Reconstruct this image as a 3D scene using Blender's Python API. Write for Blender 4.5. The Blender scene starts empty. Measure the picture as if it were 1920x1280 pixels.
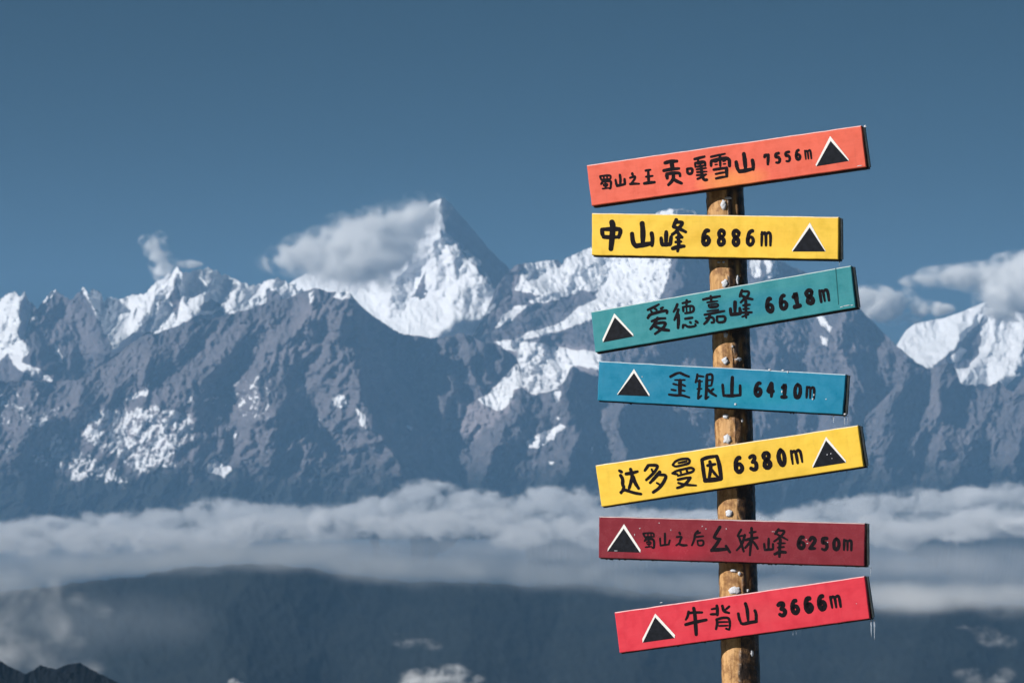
import bpy, bmesh, math, random
import numpy as np
from mathutils import Vector, Matrix

# ---------------------------------------------------------------- camera, sky, sun, exposure
scene = bpy.context.scene
COL = scene.collection
FPX = 5500.0                       # focal length in photograph pixels (1920 wide)
PITCH = math.atan(210.0 / FPX)
EYE = np.array([0.0, 0.0, 1.7])
SUN_EL, SUN_AZ = 27.0, 62.0        # azimuth: degrees to the left of "behind the camera"

cam_data = bpy.data.cameras.new("camera")
cam = bpy.data.objects.new("camera", cam_data)
COL.objects.link(cam)
cam.location = EYE
cam.rotation_euler = (math.pi / 2 + PITCH, 0, 0)
cam_data.sensor_width = 36.0
cam_data.lens = FPX / 1920 * 36
cam_data.clip_start = 0.5
cam_data.clip_end = 150000.0
cam_data.dof.use_dof = True
cam_data.dof.focus_distance = 9.87
cam_data.dof.aperture_fstop = 13.0
scene.camera = cam

world = bpy.data.worlds.new("World")
scene.world = world
world.use_nodes = True
wn = world.node_tree.nodes; wl = world.node_tree.links
wn.clear()
sky = wn.new("ShaderNodeTexSky"); sky.sky_type = 'NISHITA'
sky.sun_disc = False
sky.sun_elevation = math.radians(SUN_EL)
# direction towards the sun
sd = Vector((-math.sin(math.radians(SUN_AZ)) * math.cos(math.radians(SUN_EL)),
             -math.cos(math.radians(SUN_AZ)) * math.cos(math.radians(SUN_EL)),
             math.sin(math.radians(SUN_EL))))
sky.sun_rotation = math.atan2(sd.x, sd.y)
sky.altitude = 3600
sky.air_density = 0.6
sky.dust_density = 0.1
sky.ozone_density = 2.0
hs = wn.new("ShaderNodeHueSaturation")
hs.inputs['Hue'].default_value = 0.468
hs.inputs["Saturation"].default_value = 1.25
hs.inputs['Value'].default_value = 0.20
bg = wn.new("ShaderNodeBackground"); bg.inputs['Strength'].default_value = 0.05
wo = wn.new("ShaderNodeOutputWorld")
wl.new(sky.outputs[0], hs.inputs['Color']); wl.new(hs.outputs[0], bg.inputs[0]); wl.new(bg.outputs[0], wo.inputs[0])

sun_data = bpy.data.lights.new("sun", 'SUN')
sun_data.energy = 5.0
sun_data.angle = math.radians(0.5)
sun_data.color = (1.0, 0.965, 0.92)
sun = bpy.data.objects.new("sun", sun_data); COL.objects.link(sun)
sun.rotation_euler = sd.to_track_quat('Z', 'Y').to_euler()

scene.render.engine = 'CYCLES'
scene.view_settings.view_transform = 'Standard'
scene.view_settings.look = 'None'
scene.view_settings.exposure = 0.32
scene.view_settings.gamma = 1.0
scene.view_settings.use_curve_mapping = False
cy = scene.cycles
cy.use_denoising = True
cy.max_bounces = 22
cy.volume_bounces = 20
cy.diffuse_bounces = 3
cy.glossy_bounces = 2
cy.transmission_bounces = 6
cy.transparent_max_bounces = 12
cy.volume_step_rate = 1.0
cy.volume_max_steps = 256
cy.use_adaptive_sampling = True
cy.adaptive_threshold = 0.02
cy.sample_clamp_indirect = 6.0

# ---------------------------------------------------------------- geometry helpers
_R = np.array([1.0, 0, 0])
_F = np.array([0, math.cos(PITCH), math.sin(PITCH)])
_U = np.array([0, -math.sin(PITCH), math.cos(PITCH)])

def sight(x, y):
    """unit-depth direction of a bearing read off the photograph (surveying by angle)"""
    x = np.asarray(x, float)[..., None]; y = np.asarray(y, float)[..., None]
    return _R * (x - 960) / FPX + _U * (640 - y) / FPX + _F

def survey(x, y, D):
    """world point on that bearing, D metres away"""
    d = sight(x, y)
    return EYE + d * np.asarray(D, float)[..., None]

def mesh_obj(name, verts, faces, mats, parent=None, smooth=False):
    me = bpy.data.meshes.new(name)
    me.from_pydata([tuple(v) for v in verts], [], faces)
    me.update()
    for m in (mats if isinstance(mats, (list, tuple)) else [mats]):
        me.materials.append(m)
    if smooth:
        me.polygons.foreach_set('use_smooth', [True] * len(me.polygons))
    o = bpy.data.objects.new(name, me); COL.objects.link(o)
    if parent is not None: o.parent = parent
    return o

def grid_obj(name, P, mat, attrs=None, parent=None):
    """P: (rows, cols, 3) array -> smooth quad sheet"""
    r, c, _ = P.shape
    idx = np.arange(r * c).reshape(r, c)
    q = np.stack([idx[:-1, :-1], idx[1:, :-1], idx[1:, 1:], idx[:-1, 1:]], -1).reshape(-1, 4)
    me = bpy.data.meshes.new(name)
    me.vertices.add(r * c); me.vertices.foreach_set('co', P.reshape(-1).astype(np.float32))
    n = len(q)
    me.loops.add(n * 4); me.loops.foreach_set('vertex_index', q.reshape(-1).astype(np.int32))
    me.polygons.add(n)
    me.polygons.foreach_set('loop_start', (np.arange(n) * 4).astype(np.int32))
    me.polygons.foreach_set('loop_total', np.full(n, 4, np.int32))
    me.polygons.foreach_set('use_smooth', np.ones(n, bool))
    me.update(calc_edges=True)
    for k, v in (attrs or {}).items():
        a = me.attributes.new(k, 'FLOAT', 'POINT'); a.data.foreach_set('value', v.reshape(-1).astype(np.float32))
    me.materials.append(mat)
    o = bpy.data.objects.new(name, me); COL.objects.link(o)
    if parent is not None: o.parent = parent
    return o

def hash2(ix, iy, seed):
    h = (ix.astype(np.int64) * 374761393 + iy.astype(np.int64) * 668265263 + seed * 1274126177) & 0xffffffff
    h = ((h ^ (h >> 13)) * 1274126177) & 0xffffffff
    return (h ^ (h >> 16)) & 0xffff

def perlin(x, y, seed=0):
    ix = np.floor(x); iy = np.floor(y); fx = x - ix; fy = y - iy
    u = fx * fx * fx * (fx * (fx * 6 - 15) + 10); v = fy * fy * fy * (fy * (fy * 6 - 15) + 10)
    def g(a, b):
        t = hash2(ix + a, iy + b, seed) / 65536.0 * 2 * math.pi
        return np.cos(t) * (fx - a) + np.sin(t) * (fy - b)
    return 1.5 * ((g(0, 0) * (1 - u) + g(1, 0) * u) * (1 - v) + (g(0, 1) * (1 - u) + g(1, 1) * u) * v)

def fbm(x, y, octv=4, seed=0, gain=0.5, ridged=False):
    s = 0; a = 1; t = 0
    for i in range(octv):
        n = perlin(x, y, seed + i * 17)
        s = s + a * ((1 - np.abs(n) * 2) if ridged else n); t += a
        x = x * 2.03 + 3.1; y = y * 2.03 - 1.7; a *= gain
    return s / t

def branching(x, y, octv=5, seed=0, gain=0.6):
    """ridged multifractal: side ridges grow only off the flanks of larger ones"""
    s = 0; a = 1.0; t = 0; w = 1.0
    for i in range(octv):
        n = (1 - np.clip(np.abs(perlin(x, y, seed + i * 13)) * 1.7, 0, 1)) ** 1.6
        s = s + a * n * w; t += a
        w = np.clip(n * 1.6 + 0.15, 0, 1)
        c_, s_ = math.cos(0.5), math.sin(0.5)
        x, y = (x * c_ - y * s_) * 2.07 + 5.2, (x * s_ + y * c_) * 2.07 - 1.3
        a *= gain
    return s / t

def smooth(e0, e1, x):
    t = np.clip((x - e0) / (e1 - e0), 0, 1); return t * t * (3 - 2 * t)

def seg_dist(X, Y, pts):
    """distance to a polyline and the parameter (0..1) along it"""
    best = np.full(X.shape, 1e9); par = np.zeros(X.shape)
    L = [0]
    for (a, b) in zip(pts[:-1], pts[1:]): L.append(L[-1] + math.hypot(b[0] - a[0], b[1] - a[1]))
    for k, (a, b) in enumerate(zip(pts[:-1], pts[1:])):
        dx, dy = b[0] - a[0], b[1] - a[1]; l2 = dx * dx + dy * dy + 1e-9
        t = np.clip(((X - a[0]) * dx + (Y - a[1]) * dy) / l2, 0, 1)
        d = np.hypot(X - a[0] - t * dx, Y - a[1] - t * dy)
        m = d < best; best = np.where(m, d, best)
        par = np.where(m, (L[k] + t * math.sqrt(l2)) / L[-1], par)
    return best, par

def poly_sd(X, Y, pts):
    """signed distance, positive inside"""
    d, _ = seg_dist(X, Y, list(pts) + [pts[0]])
    ins = np.zeros(X.shape, bool)
    n = len(pts)
    for k in range(n):
        x0, y0 = pts[k]; x1, y1 = pts[(k + 1) % n]
        if y0 == y1: continue
        c = ((Y < y0) != (Y < y1)) & (X < (x1 - x0) * (Y - y0) / (y1 - y0) + x0)
        ins ^= c
    return np.where(ins, d, -d)

# ---------------------------------------------------------------- materials
def new_mat(name):
    m = bpy.data.materials.new(name); m.use_nodes = True
    nt = m.node_tree; b = nt.nodes['Principled BSDF']
    return m, nt, b

def N(nt, t, **kw):
    n = nt.nodes.new(t)
    for k, v in kw.items():
        if k.startswith('i_'): n.inputs[k[2:].replace('_', ' ')].default_value = v
        else: setattr(n, k, v)
    return n

def noise(nt, scale, detail=4, rough=0.55, vec=None, dist=0.0):
    n = N(nt, 'ShaderNodeTexNoise'); n.inputs['Scale'].default_value = scale
    n.inputs['Detail'].default_value = detail; n.inputs['Roughness'].default_value = rough
    n.inputs['Distortion'].default_value = dist
    if vec is not None: nt.links.new(vec, n.inputs['Vector'])
    return n

def ramp(nt, fac, stops):
    r = N(nt, 'ShaderNodeValToRGB'); e = r.color_ramp.elements
    while len(e) > 1: e.remove(e[-1])
    for k, (p, c) in enumerate(stops):
        if k == 0: e[0].position = p; el = e[0]
        else: el = e.new(p)
        el.color = (*c, 1) if len(c) == 3 else c
    nt.links.new(fac, r.inputs[0]); return r

def mathn(nt, op, a, b=None, clamp=False):
    m = N(nt, 'ShaderNodeMath', operation=op); m.use_clamp = clamp
    for k, v in enumerate((a, b)):
        if v is None: continue
        if isinstance(v, (int, float)): m.inputs[k].default_value = v
        else: nt.links.new(v, m.inputs[k])
    return m.outputs[0]

def mixc(nt, fac, a, b, blend='MIX'):
    m = N(nt, 'ShaderNodeMix', data_type='RGBA', blend_type=blend)
    for k, v in ((0, fac), (6, a), (7, b)):
        if isinstance(v, (int, float)): m.inputs[k].default_value = v
        elif isinstance(v, tuple): m.inputs[k].default_value = (*v, 1)
        else: nt.links.new(v, m.inputs[k])
    return m.outputs[2]

def bump(nt, b, height, strength, dist):
    n = N(nt, 'ShaderNodeBump'); n.inputs['Strength'].default_value = strength; n.inputs['Distance'].default_value = dist
    nt.links.new(height, n.inputs['Height']); nt.links.new(n.outputs[0], b.inputs['Normal']); return n

def mountain_mat(name, rock_a, rock_b, scree=(0.28, 0.25, 0.27), bumpd=30.0, pale=0.55, trees=True):
    m, nt, b = new_mat(name)
    geo = N(nt, 'ShaderNodeNewGeometry'); pos = geo.outputs['Position']
    n1 = noise(nt, 0.004, 6, 0.6, pos); n2 = noise(nt, 0.02, 5, 0.65, pos)
    rock = ramp(nt, n1.outputs[0], [(0.35, rock_a), (0.65, rock_b)])
    sc = N(nt, 'ShaderNodeAttribute', attribute_name='scree')
    mp = N(nt, 'ShaderNodeMapping'); mp.inputs['Scale'].default_value = (1.0, 1.0, 0.35); nt.links.new(pos, mp.inputs[0])
    n3 = noise(nt, 0.011, 7, 0.7, mp.outputs[0], 0.6)
    pl = ramp(nt, n3.outputs[0], [(0.52, (0, 0, 0)), (0.68, (pale, pale, pale))])
    r1 = mixc(nt, pl.outputs[0], rock.outputs[0], scree)
    r2 = mixc(nt, sc.outputs['Fac'], r1, scree)
    if trees:   # below the tree line the rock gives way to dark forest
        sz = N(nt, 'ShaderNodeSeparateXYZ'); nt.links.new(pos, sz.inputs[0])
        tz = mathn(nt, 'ADD', mathn(nt, 'DIVIDE', sz.outputs[2], -420.0), mathn(nt, 'MULTIPLY', mathn(nt, 'SUBTRACT', n1.outputs[0], 0.5), 3.0), clamp=False)
        tf = ramp(nt, tz, [(0.0, (0, 0, 0)), (0.75, (1, 1, 1))])
        r2 = mixc(nt, tf.outputs[0], r2, (0.018, 0.022, 0.024))
    at = N(nt, 'ShaderNodeAttribute', attribute_name='snow')
    brk = mathn(nt, 'ADD', at.outputs['Fac'], mathn(nt, 'MULTIPLY', mathn(nt, 'SUBTRACT', n2.outputs[0], 0.5), 0.9))
    sn = ramp(nt, brk, [(0.42, (0, 0, 0)), (0.62, (1, 1, 1))])
    snowc = mixc(nt, n2.outputs[0], (0.80, 0.82, 0.86), (0.88, 0.88, 0.90))
    c = mixc(nt, sn.outputs[0], r2, snowc)
    nt.links.new(c, b.inputs['Base Color'])
    b.inputs['Roughness'].default_value = 0.9
    b.inputs['Specular IOR Level'].default_value = 0.1
    bump(nt, b, n2.outputs[0], 0.5, bumpd)
    return m

def plain_mat(name, col, rough=0.6, spec=0.3, bumps=None, var=0.0, scale=5.0):
    m, nt, b = new_mat(name)
    tc = N(nt, 'ShaderNodeTexCoord').outputs['Object']
    if var:
        n = noise(nt, scale, 5, 0.6, tc)
        lo = tuple(max(0, c * (1 - var)) for c in col); hi = tuple(min(1, c * (1 + var)) for c in col)
        r = ramp(nt, n.outputs[0], [(0.3, lo), (0.7, hi)]); nt.links.new(r.outputs[0], b.inputs['Base Color'])
        if bumps: bump(nt, b, n.outputs[0], bumps[0], bumps[1])
    else:
        b.inputs['Base Color'].default_value = (*col, 1)
    b.inputs['Roughness'].default_value = rough; b.inputs['Specular IOR Level'].default_value = spec
    return m

# ---------------------------------------------------------------- terrain
ROCK = mountain_mat('rock_and_snow', (0.080, 0.078, 0.092), (0.138, 0.130, 0.148))
ROCK_FAR = mountain_mat('high_rock_and_snow', (0.090, 0.087, 0.105), (0.145, 0.135, 0.155))

def interp(pts, x):
    p = sorted(pts); return np.interp(x, [a for a, _ in p], [b for _, b in p])

def terrain(name, crest, foot, Dc, Df, mat, x0=-560, x1=2480, step=2.0, vstep=2.0, spurs=(), snow=(), scree=(),
            jag=4.0, relief=1.0, seed=1, slant=0.0, snowline=None, back=2500.0, wide=1.0, tall=1.0, jagf=1.0):
    """A mountain flank with its crest and foot surveyed by bearing, spurs running down it, and a back slope."""
    us = np.arange(x0, x1 + step, step)
    cr = interp(crest, us)
    ft = interp(foot, us) if isinstance(foot, (list, tuple)) else np.full(us.shape, float(foot))
    ft = np.maximum(ft, cr + 6)
    cr = cr + jag * (fbm(us / 22.0 * jagf, us * 0 + seed * 3.3, 4, seed, 0.6, ridged=True) - 0.55) * -1.2
    cr = cr + 70 * fbm(us / 170.0, us * 0 + seed, 3, seed + 4) * np.clip(np.maximum(-160 - us, us - 2080) / 120, 0, 1)   # the range goes on past the frame
    rows = int(np.max(ft - cr) / vstep) + 1
    t = np.linspace(0, 1, rows)[:, None]
    X = np.repeat(us[None, :], rows, 0); Y = cr[None, :] + t * (ft - cr)[None, :]
    Dcr = interp(Dc, us) if isinstance(Dc, (list, tuple)) else np.full(us.shape, float(Dc))
    Dft = interp(Df, us) if isinstance(Df, (list, tuple)) else np.full(us.shape, float(Df))
    # steady ground slope: depth follows height, not the share of the column
    fall = (ft - cr).max()
    kw = int(90 / step); kern = np.hanning(2 * kw + 1); kern /= kern.sum()
    crs = np.convolve(np.pad(cr, kw, mode='edge'), kern, 'valid')
    D = Dcr[None, :] + (Dft - Dcr)[None, :] * (Y - crs[None, :]) / fall
    wx = X + 16 * fbm(X / 60, Y / 60, 3, seed + 5) + 5 * fbm(X / 17, Y / 17, 2, seed + 9)
    wy = Y + 16 * fbm(X / 60 + 9, Y / 60, 3, seed + 6) + 5 * fbm(X / 17, Y / 17 + 4, 2, seed + 3)
    rel = np.zeros_like(X)
    for sp in spurs:
        pts, w, a = sp[:3]
        d, par = seg_dist(wx, wy, pts)
        k = np.clip(1 - d / w, 0, 1) * a
        if len(sp) > 3: k = k * smooth(sp[3][1], sp[3][0], Y)      # the spur dies out downhill
        rel = rel + k
    g = relief
    sx = X + slant * (Y - crs[None, :])
    ax = sx + 22 * fbm(X / 80, Y / 80, 3, seed + 31)
    rel = rel + g * 520 * (branching(ax / (150 * wide), wy / (230 * tall), 6, seed + 11, 0.56) - 0.4)
    rel = rel + g * 84 * (fbm(wx / 19, wy / 30, 4, seed + 41, 0.62, True) - 0.5)
    rel = rel + g * 38 * (fbm(sx / 7.5, wy / 13, 3, seed + 43, 0.65, True) - 0.5)
    D = D - rel
    P = survey(X, Y, D)
    S = np.zeros_like(X); C = np.zeros_like(X)
    nz = 0.75 * fbm(wx / 15, wy / 13, 5, seed + 51, 0.65) + 0.6 * fbm(sx / 9, Y / 24, 4, seed + 61, 0.65)
    for item in snow:
        pts, soft, cov = item[:3]
        sdv = poly_sd(X + 5 * fbm(X / 14, Y / 14, 3, seed + 71), Y + 5 * fbm(X / 14 + 7, Y / 14, 3, seed + 72), pts)
        if cov > 0:
            S = np.maximum(S, smooth(-1, 1, sdv / soft + (nz * 1.0 if cov < 1 else nz * 0.5)) * smooth(-0.3, 0.3, nz + (cov - 0.5) * 2.0) * (0.66 if cov < 0.6 else 1.0))
        else:
            S = S * (1 - smooth(-1, 1, sdv / soft + nz * 0.6))
    for pts, soft, cov in scree:
        sdv = poly_sd(wx, wy, pts)
        C = np.maximum(C, smooth(-1, 1, sdv / soft + nz) * cov)
    # back slope
    nb = 8
    B = []
    for k in range(nb, 0, -1):
        q = k / nb
        b = P[0] + np.array([0, 1.0, 0]) * back * q
        b[:, 2] -= 1.1 * back * q * (0.8 + 0.4 * q) * 0.8
        b[:, 2] += 60 * fbm(us / 30, us * 0 + k * 2.7, 3, seed + 88) * min(1, q * 3)
        B.append(b)
    P = np.concatenate([np.array(B), P], 0)
    S = np.concatenate([np.repeat(S[:1], nb, 0), S], 0); C = np.concatenate([np.repeat(C[:1], nb, 0), C], 0)
    o = grid_obj(name, P, mat, {'snow': S, 'scree': C})
    o['kind'] = 'structure'
    return o

HAZE = 0.0000188
# far pyramid peak
t = terrain('far_pyramid_peak',
    [(400, 640), (480, 600), (520, 545), (560, 520), (600, 500), (640, 478), (690, 460), (730, 440), (765, 418), (795, 392), (815, 376), (832, 371), (848, 384),
     (862, 402), (880, 422), (897, 442), (915, 464), (935, 484), (952, 500), (975, 530), (1000, 560), (1060, 620), (1080, 640)],
    690, 41500, 38300, ROCK_FAR, x0=400, x1=1080, jag=2.0, relief=0.45, seed=3, back=1800,
    spurs=[([(832, 368), (829, 400), (832, 432), (858, 455), (868, 478), (892, 500), (915, 530)], 105, 980, (490, 600)), ([(930, 545), (905, 590), (885, 650)], 75, 900),
           ([(795, 425), (775, 465), (748, 505), (728, 560)], 36, 420),
           ([(826, 430), (808, 470), (800, 520)], 26, 160), ([(845, 470), (855, 520), (860, 550)], 22, 150)],
    snow=[([(380, 660), (560, 500), (700, 440), (790, 380), (826, 360), (829, 400), (834, 434), (860, 455), (870, 480), (892, 500), (925, 540), (1000, 560), (1040, 700), (380, 700)], 4, 1),
          ([(868, 468), (886, 474), (902, 492), (898, 500), (880, 488)], 3, 1), ([(905, 505), (915, 515), (922, 532), (912, 525)], 2, 1),
          ([(772, 560), (790, 525), (800, 500), (796, 530), (800, 548), (785, 556)], 4, -1),
          ([(786, 555), (798, 552), (796, 560), (786, 561)], 2, -1)])
# snow ridge that runs right of the pyramid, behind the signpost, and falls to the dark shoulder
t = terrain('right_snow_ridge',
    [(760, 720), (840, 690), (880, 640), (900, 605), (918, 570), (930, 540), (948, 515), (965, 498), (985, 494), (1010, 490), (1040, 487), (1047, 488), (1054, 497), (1060, 484), (1085, 474), (1105, 464), (1140, 452),
     (1180, 432), (1215, 410), (1235, 398), (1262, 390), (1290, 393), (1312, 400), (1345, 425), (1390, 455), (1430, 482), (1470, 492), (1510, 510), (1560, 535), (1600, 566),
     (1625, 592), (1655, 622), (1690, 655), (1720, 680), (1745, 694), (1800, 720), (1900, 790), (2080, 860)],
    [(760, 980), (2080, 980)], [(760, 36500), (960, 38500), (1300, 38500), (1700, 36500), (2080, 35500)], [(760, 33600), (2080, 33400)], ROCK_FAR, x0=760, x1=2480, jag=4, relief=0.95, seed=14, slant=-0.35, back=2200,
    spurs=[([(965, 497), (935, 545), (900, 605), (860, 650)], 40, 350),
           ([(1150, 450), (1085, 520), (1010, 560), (950, 600)], 40, 300),
           ([(1262, 390), (1230, 470), (1180, 560), (1060, 620), (960, 640)], 60, 420),
           ([(1262, 390), (1275, 500), (1230, 640), (1120, 670)], 70, 650),
           ([(1450, 490), (1440, 560), (1460, 680), (1430, 800)], 50, 420),
           ([(1590, 560), (1575, 640), (1600, 720), (1590, 830), (1640, 900)], 60, 600),
           ([(1690, 655), (1720, 740), (1730, 820)], 45, 420),
           ([(1120, 705), (1160, 780), (1120, 860), (1180, 920)], 60, 420), ([(1320, 700), (1300, 800), (1330, 900)], 60, 420)],
    snow=[([(985, 494), (1040, 485), (1047, 505), (1060, 482), (1120, 455), (1215, 405), (1262, 383), (1315, 395), (1290, 420), (1262, 470), (1250, 530), (1238, 560), (1250, 585), (1215, 600), (1150, 560), (1120, 545), (1080, 545), (1020, 555), (965, 545), (975, 520)], 4, 0.80),
          ([(1262, 385), (1280, 400), (1250, 440), (1255, 500), (1235, 560), (1110, 600), (1020, 630), (960, 642), (985, 625), (1050, 605), (1085, 575), (1120, 560), (1120, 530), (1170, 500), (1210, 440)], 4, 1),
          ([(1110, 520), (1105, 540), (1020, 570), (990, 565), (1035, 545), (1085, 535)], 3, 1),
          ([(938, 598), (960, 575), (990, 572), (960, 600), (925, 618), (935, 604)], 3, 1),
          ([(905, 588), (925, 568), (932, 575), (910, 592)], 3, 1),
          ([(925, 640), (960, 636), (1020, 645), (1080, 655), (1125, 660), (1135, 700), (1112, 690), (1080, 686), (1066, 715), (1040, 735), (1005, 742), (985, 728), (960, 735), (940, 760), (900, 775), (925, 740), (955, 715), (972, 680), (968, 660), (945, 652)], 4, 1),
          ([(955, 700), (975, 680), (965, 720), (925, 765), (880, 800), (862, 785), (885, 755), (925, 730)], 6, 0.45),
          ([(1405, 485), (1425, 484), (1425, 520), (1412, 520)], 3, 0.7), ([(1432, 484), (1455, 488), (1462, 515), (1440, 520)], 3, 0.75),
          ([(1530, 585), (1545, 592), (1560, 615), (1555, 622), (1538, 606)], 3, 1), ([(1538, 628), (1552, 632), (1550, 650), (1540, 645)], 3, 0.7),
          ([(985, 828), (1010, 815), (1045, 800), (1060, 795), (1050, 812), (1020, 835), (995, 842)], 5, 0.8),
          ([(1095, 835), (1140, 825), (1145, 850), (1110, 850)], 8, 0.4),
          ([(1640, 800), (1680, 815), (1700, 850), (1640, 830)], 8, 0.25)],
    scree=[([(965, 640), (1130, 655), (1130, 700), (960, 740), (880, 830), (855, 790), (930, 730)], 8, 0.8),
           ([(1570, 590), (1600, 600), (1610, 700), (1590, 720), (1560, 640)], 10, 0.35),
           ([(900, 600), (965, 500), (985, 520), (940, 600)], 8, 0.4)])
# distant white peak at the right edge
t = terrain('distant_white_peak',
    [(1600, 720), (1640, 690), (1680, 648), (1700, 618), (1716, 606), (1760, 598), (1800, 586), (1830, 573), (1850, 565), (1885, 552), (1915, 545), (1945, 560), (1990, 600), (2080, 660)],
    800, 43500, 41000, ROCK_FAR, x0=1600, x1=2480, jag=2.0, relief=0.5, seed=27, back=1500,
    spurs=[([(1850, 560), (1825, 590), (1790, 650), (1740, 700)], 45, 500), ([(1850, 570), (1870, 610), (1850, 670), (1800, 720)], 35, 300), ([(1915, 545), (1930, 620), (1900, 700)], 50, 420)],
    snow=[([(1600, 720), (1640, 680), (1690, 610), (1830, 560), (1920, 530), (2080, 640), (2080, 700), (1905, 705), (1880, 730), (1840, 720), (1800, 735), (1600, 735)], 4, 1),
          ([(1850, 590), (1838, 610), (1838, 640), (1835, 665), (1815, 690), (1790, 692), (1766, 690), (1745, 690), (1775, 665), (1800, 640), (1830, 610)], 4, -1),
          ([(1785, 668), (1800, 652), (1812, 655), (1800, 675), (1786, 680)], 3, 1),
          ([(1845, 585), (1870, 590), (1905, 640), (1870, 640)], 8, 0.9)])
# left snow range
t = terrain('left_snow_range',
    [(-160, 640), (-60, 600), (-20, 585), (0, 560), (15, 550), (28, 546), (36, 556), (46, 547), (57, 566), (70, 578), (88, 556), (104, 537), (112, 552), (132, 560), (148, 546), (156, 538), (168, 546), (182, 540), (196, 560), (210, 555),
     (222, 562), (250, 552), (268, 552), (282, 538), (300, 524), (318, 512), (333, 500), (345, 512), (362, 508), (380, 505), (396, 501), (415, 512), (432, 518), (452, 530), (470, 533), (488, 532), (500, 525), (512, 520), (530, 524), (548, 534), (575, 545), (600, 548), (625, 562), (650, 620), (700, 780)],
    800, 38500, 35000, ROCK_FAR, x0=-560, x1=700, jag=7, relief=0.95, seed=33, slant=0.3, back=2000, jagf=1.4,
    spurs=[([(40, 546), (30, 620), (60, 680), (120, 740)], 45, 600), ([(104, 537), (80, 600), (75, 680)], 30, 220),
           ([(156, 538), (185, 600), (200, 650)], 50, 650), ([(333, 500), (290, 560), (250, 620), (205, 665)], 34, 420), ([(333, 500), (345, 560), (370, 610)], 34, 330),
           ([(396, 501), (392, 550), (372, 590)], 30, 320), ([(452, 530), (440, 580)], 26, 200), ([(512, 520), (530, 560)], 26, 220), ([(548, 534), (560, 570)], 18, 120), ([(280, 540), (262, 600)], 22, 180)],
    snow=[([(-560, 500), (-160, 560), (-60, 590), (-60, 660), (-160, 690), (-560, 660)], 8, 0.8), ([(-160, 640), (-20, 580), (28, 540), (48, 545), (60, 580), (50, 610), (45, 640), (55, 655), (30, 690), (15, 660), (-40, 720), (-160, 700)], 4, 0.82),
          ([(60, 590), (72, 592), (68, 602), (58, 598)], 2, 1),
          ([(78, 562), (100, 535), (108, 540), (95, 560), (82, 568)], 2, 1),
          ([(148, 540), (160, 532), (170, 545), (185, 535), (200, 555), (200, 580), (215, 600), (215, 630), (235, 600), (245, 640), (210, 670), (205, 640), (185, 600), (165, 560)], 5, 0.62),
          ([(205, 555), (268, 550), (240, 620), (215, 625), (205, 590)], 5, 0.7),
          ([(268, 548), (333, 496), (396, 498), (452, 528), (512, 516), (560, 535), (700, 550), (700, 600), (600, 560), (560, 560), (545, 580), (520, 560), (500, 555), (500, 575), (472, 585), (440, 600), (420, 590), (418, 575), (395, 590), (372, 590), (330, 612), (300, 625), (275, 622), (230, 660), (205, 668), (215, 640), (250, 600)], 4, 1),
          ([(330, 520), (318, 560), (330, 600), (340, 560)], 5, -1), ([(278, 600), (262, 618), (300, 570), (312, 548)], 4, -1),
          ([(372, 575), (395, 560), (415, 570), (398, 582), (380, 585)], 3, -1), ([(497, 542), (520, 545), (538, 572), (515, 566), (498, 558)], 3, -1),
          ([(100, 640), (112, 655), (120, 680), (112, 678), (104, 660)], 2, 1),
          ([(25, 675), (60, 685), (95, 705), (98, 715), (60, 705), (30, 690)], 3, 1)],
    scree=[([(110, 560), (160, 600), (190, 660), (120, 670), (60, 620), (75, 590)], 10, 0.25)])
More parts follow.
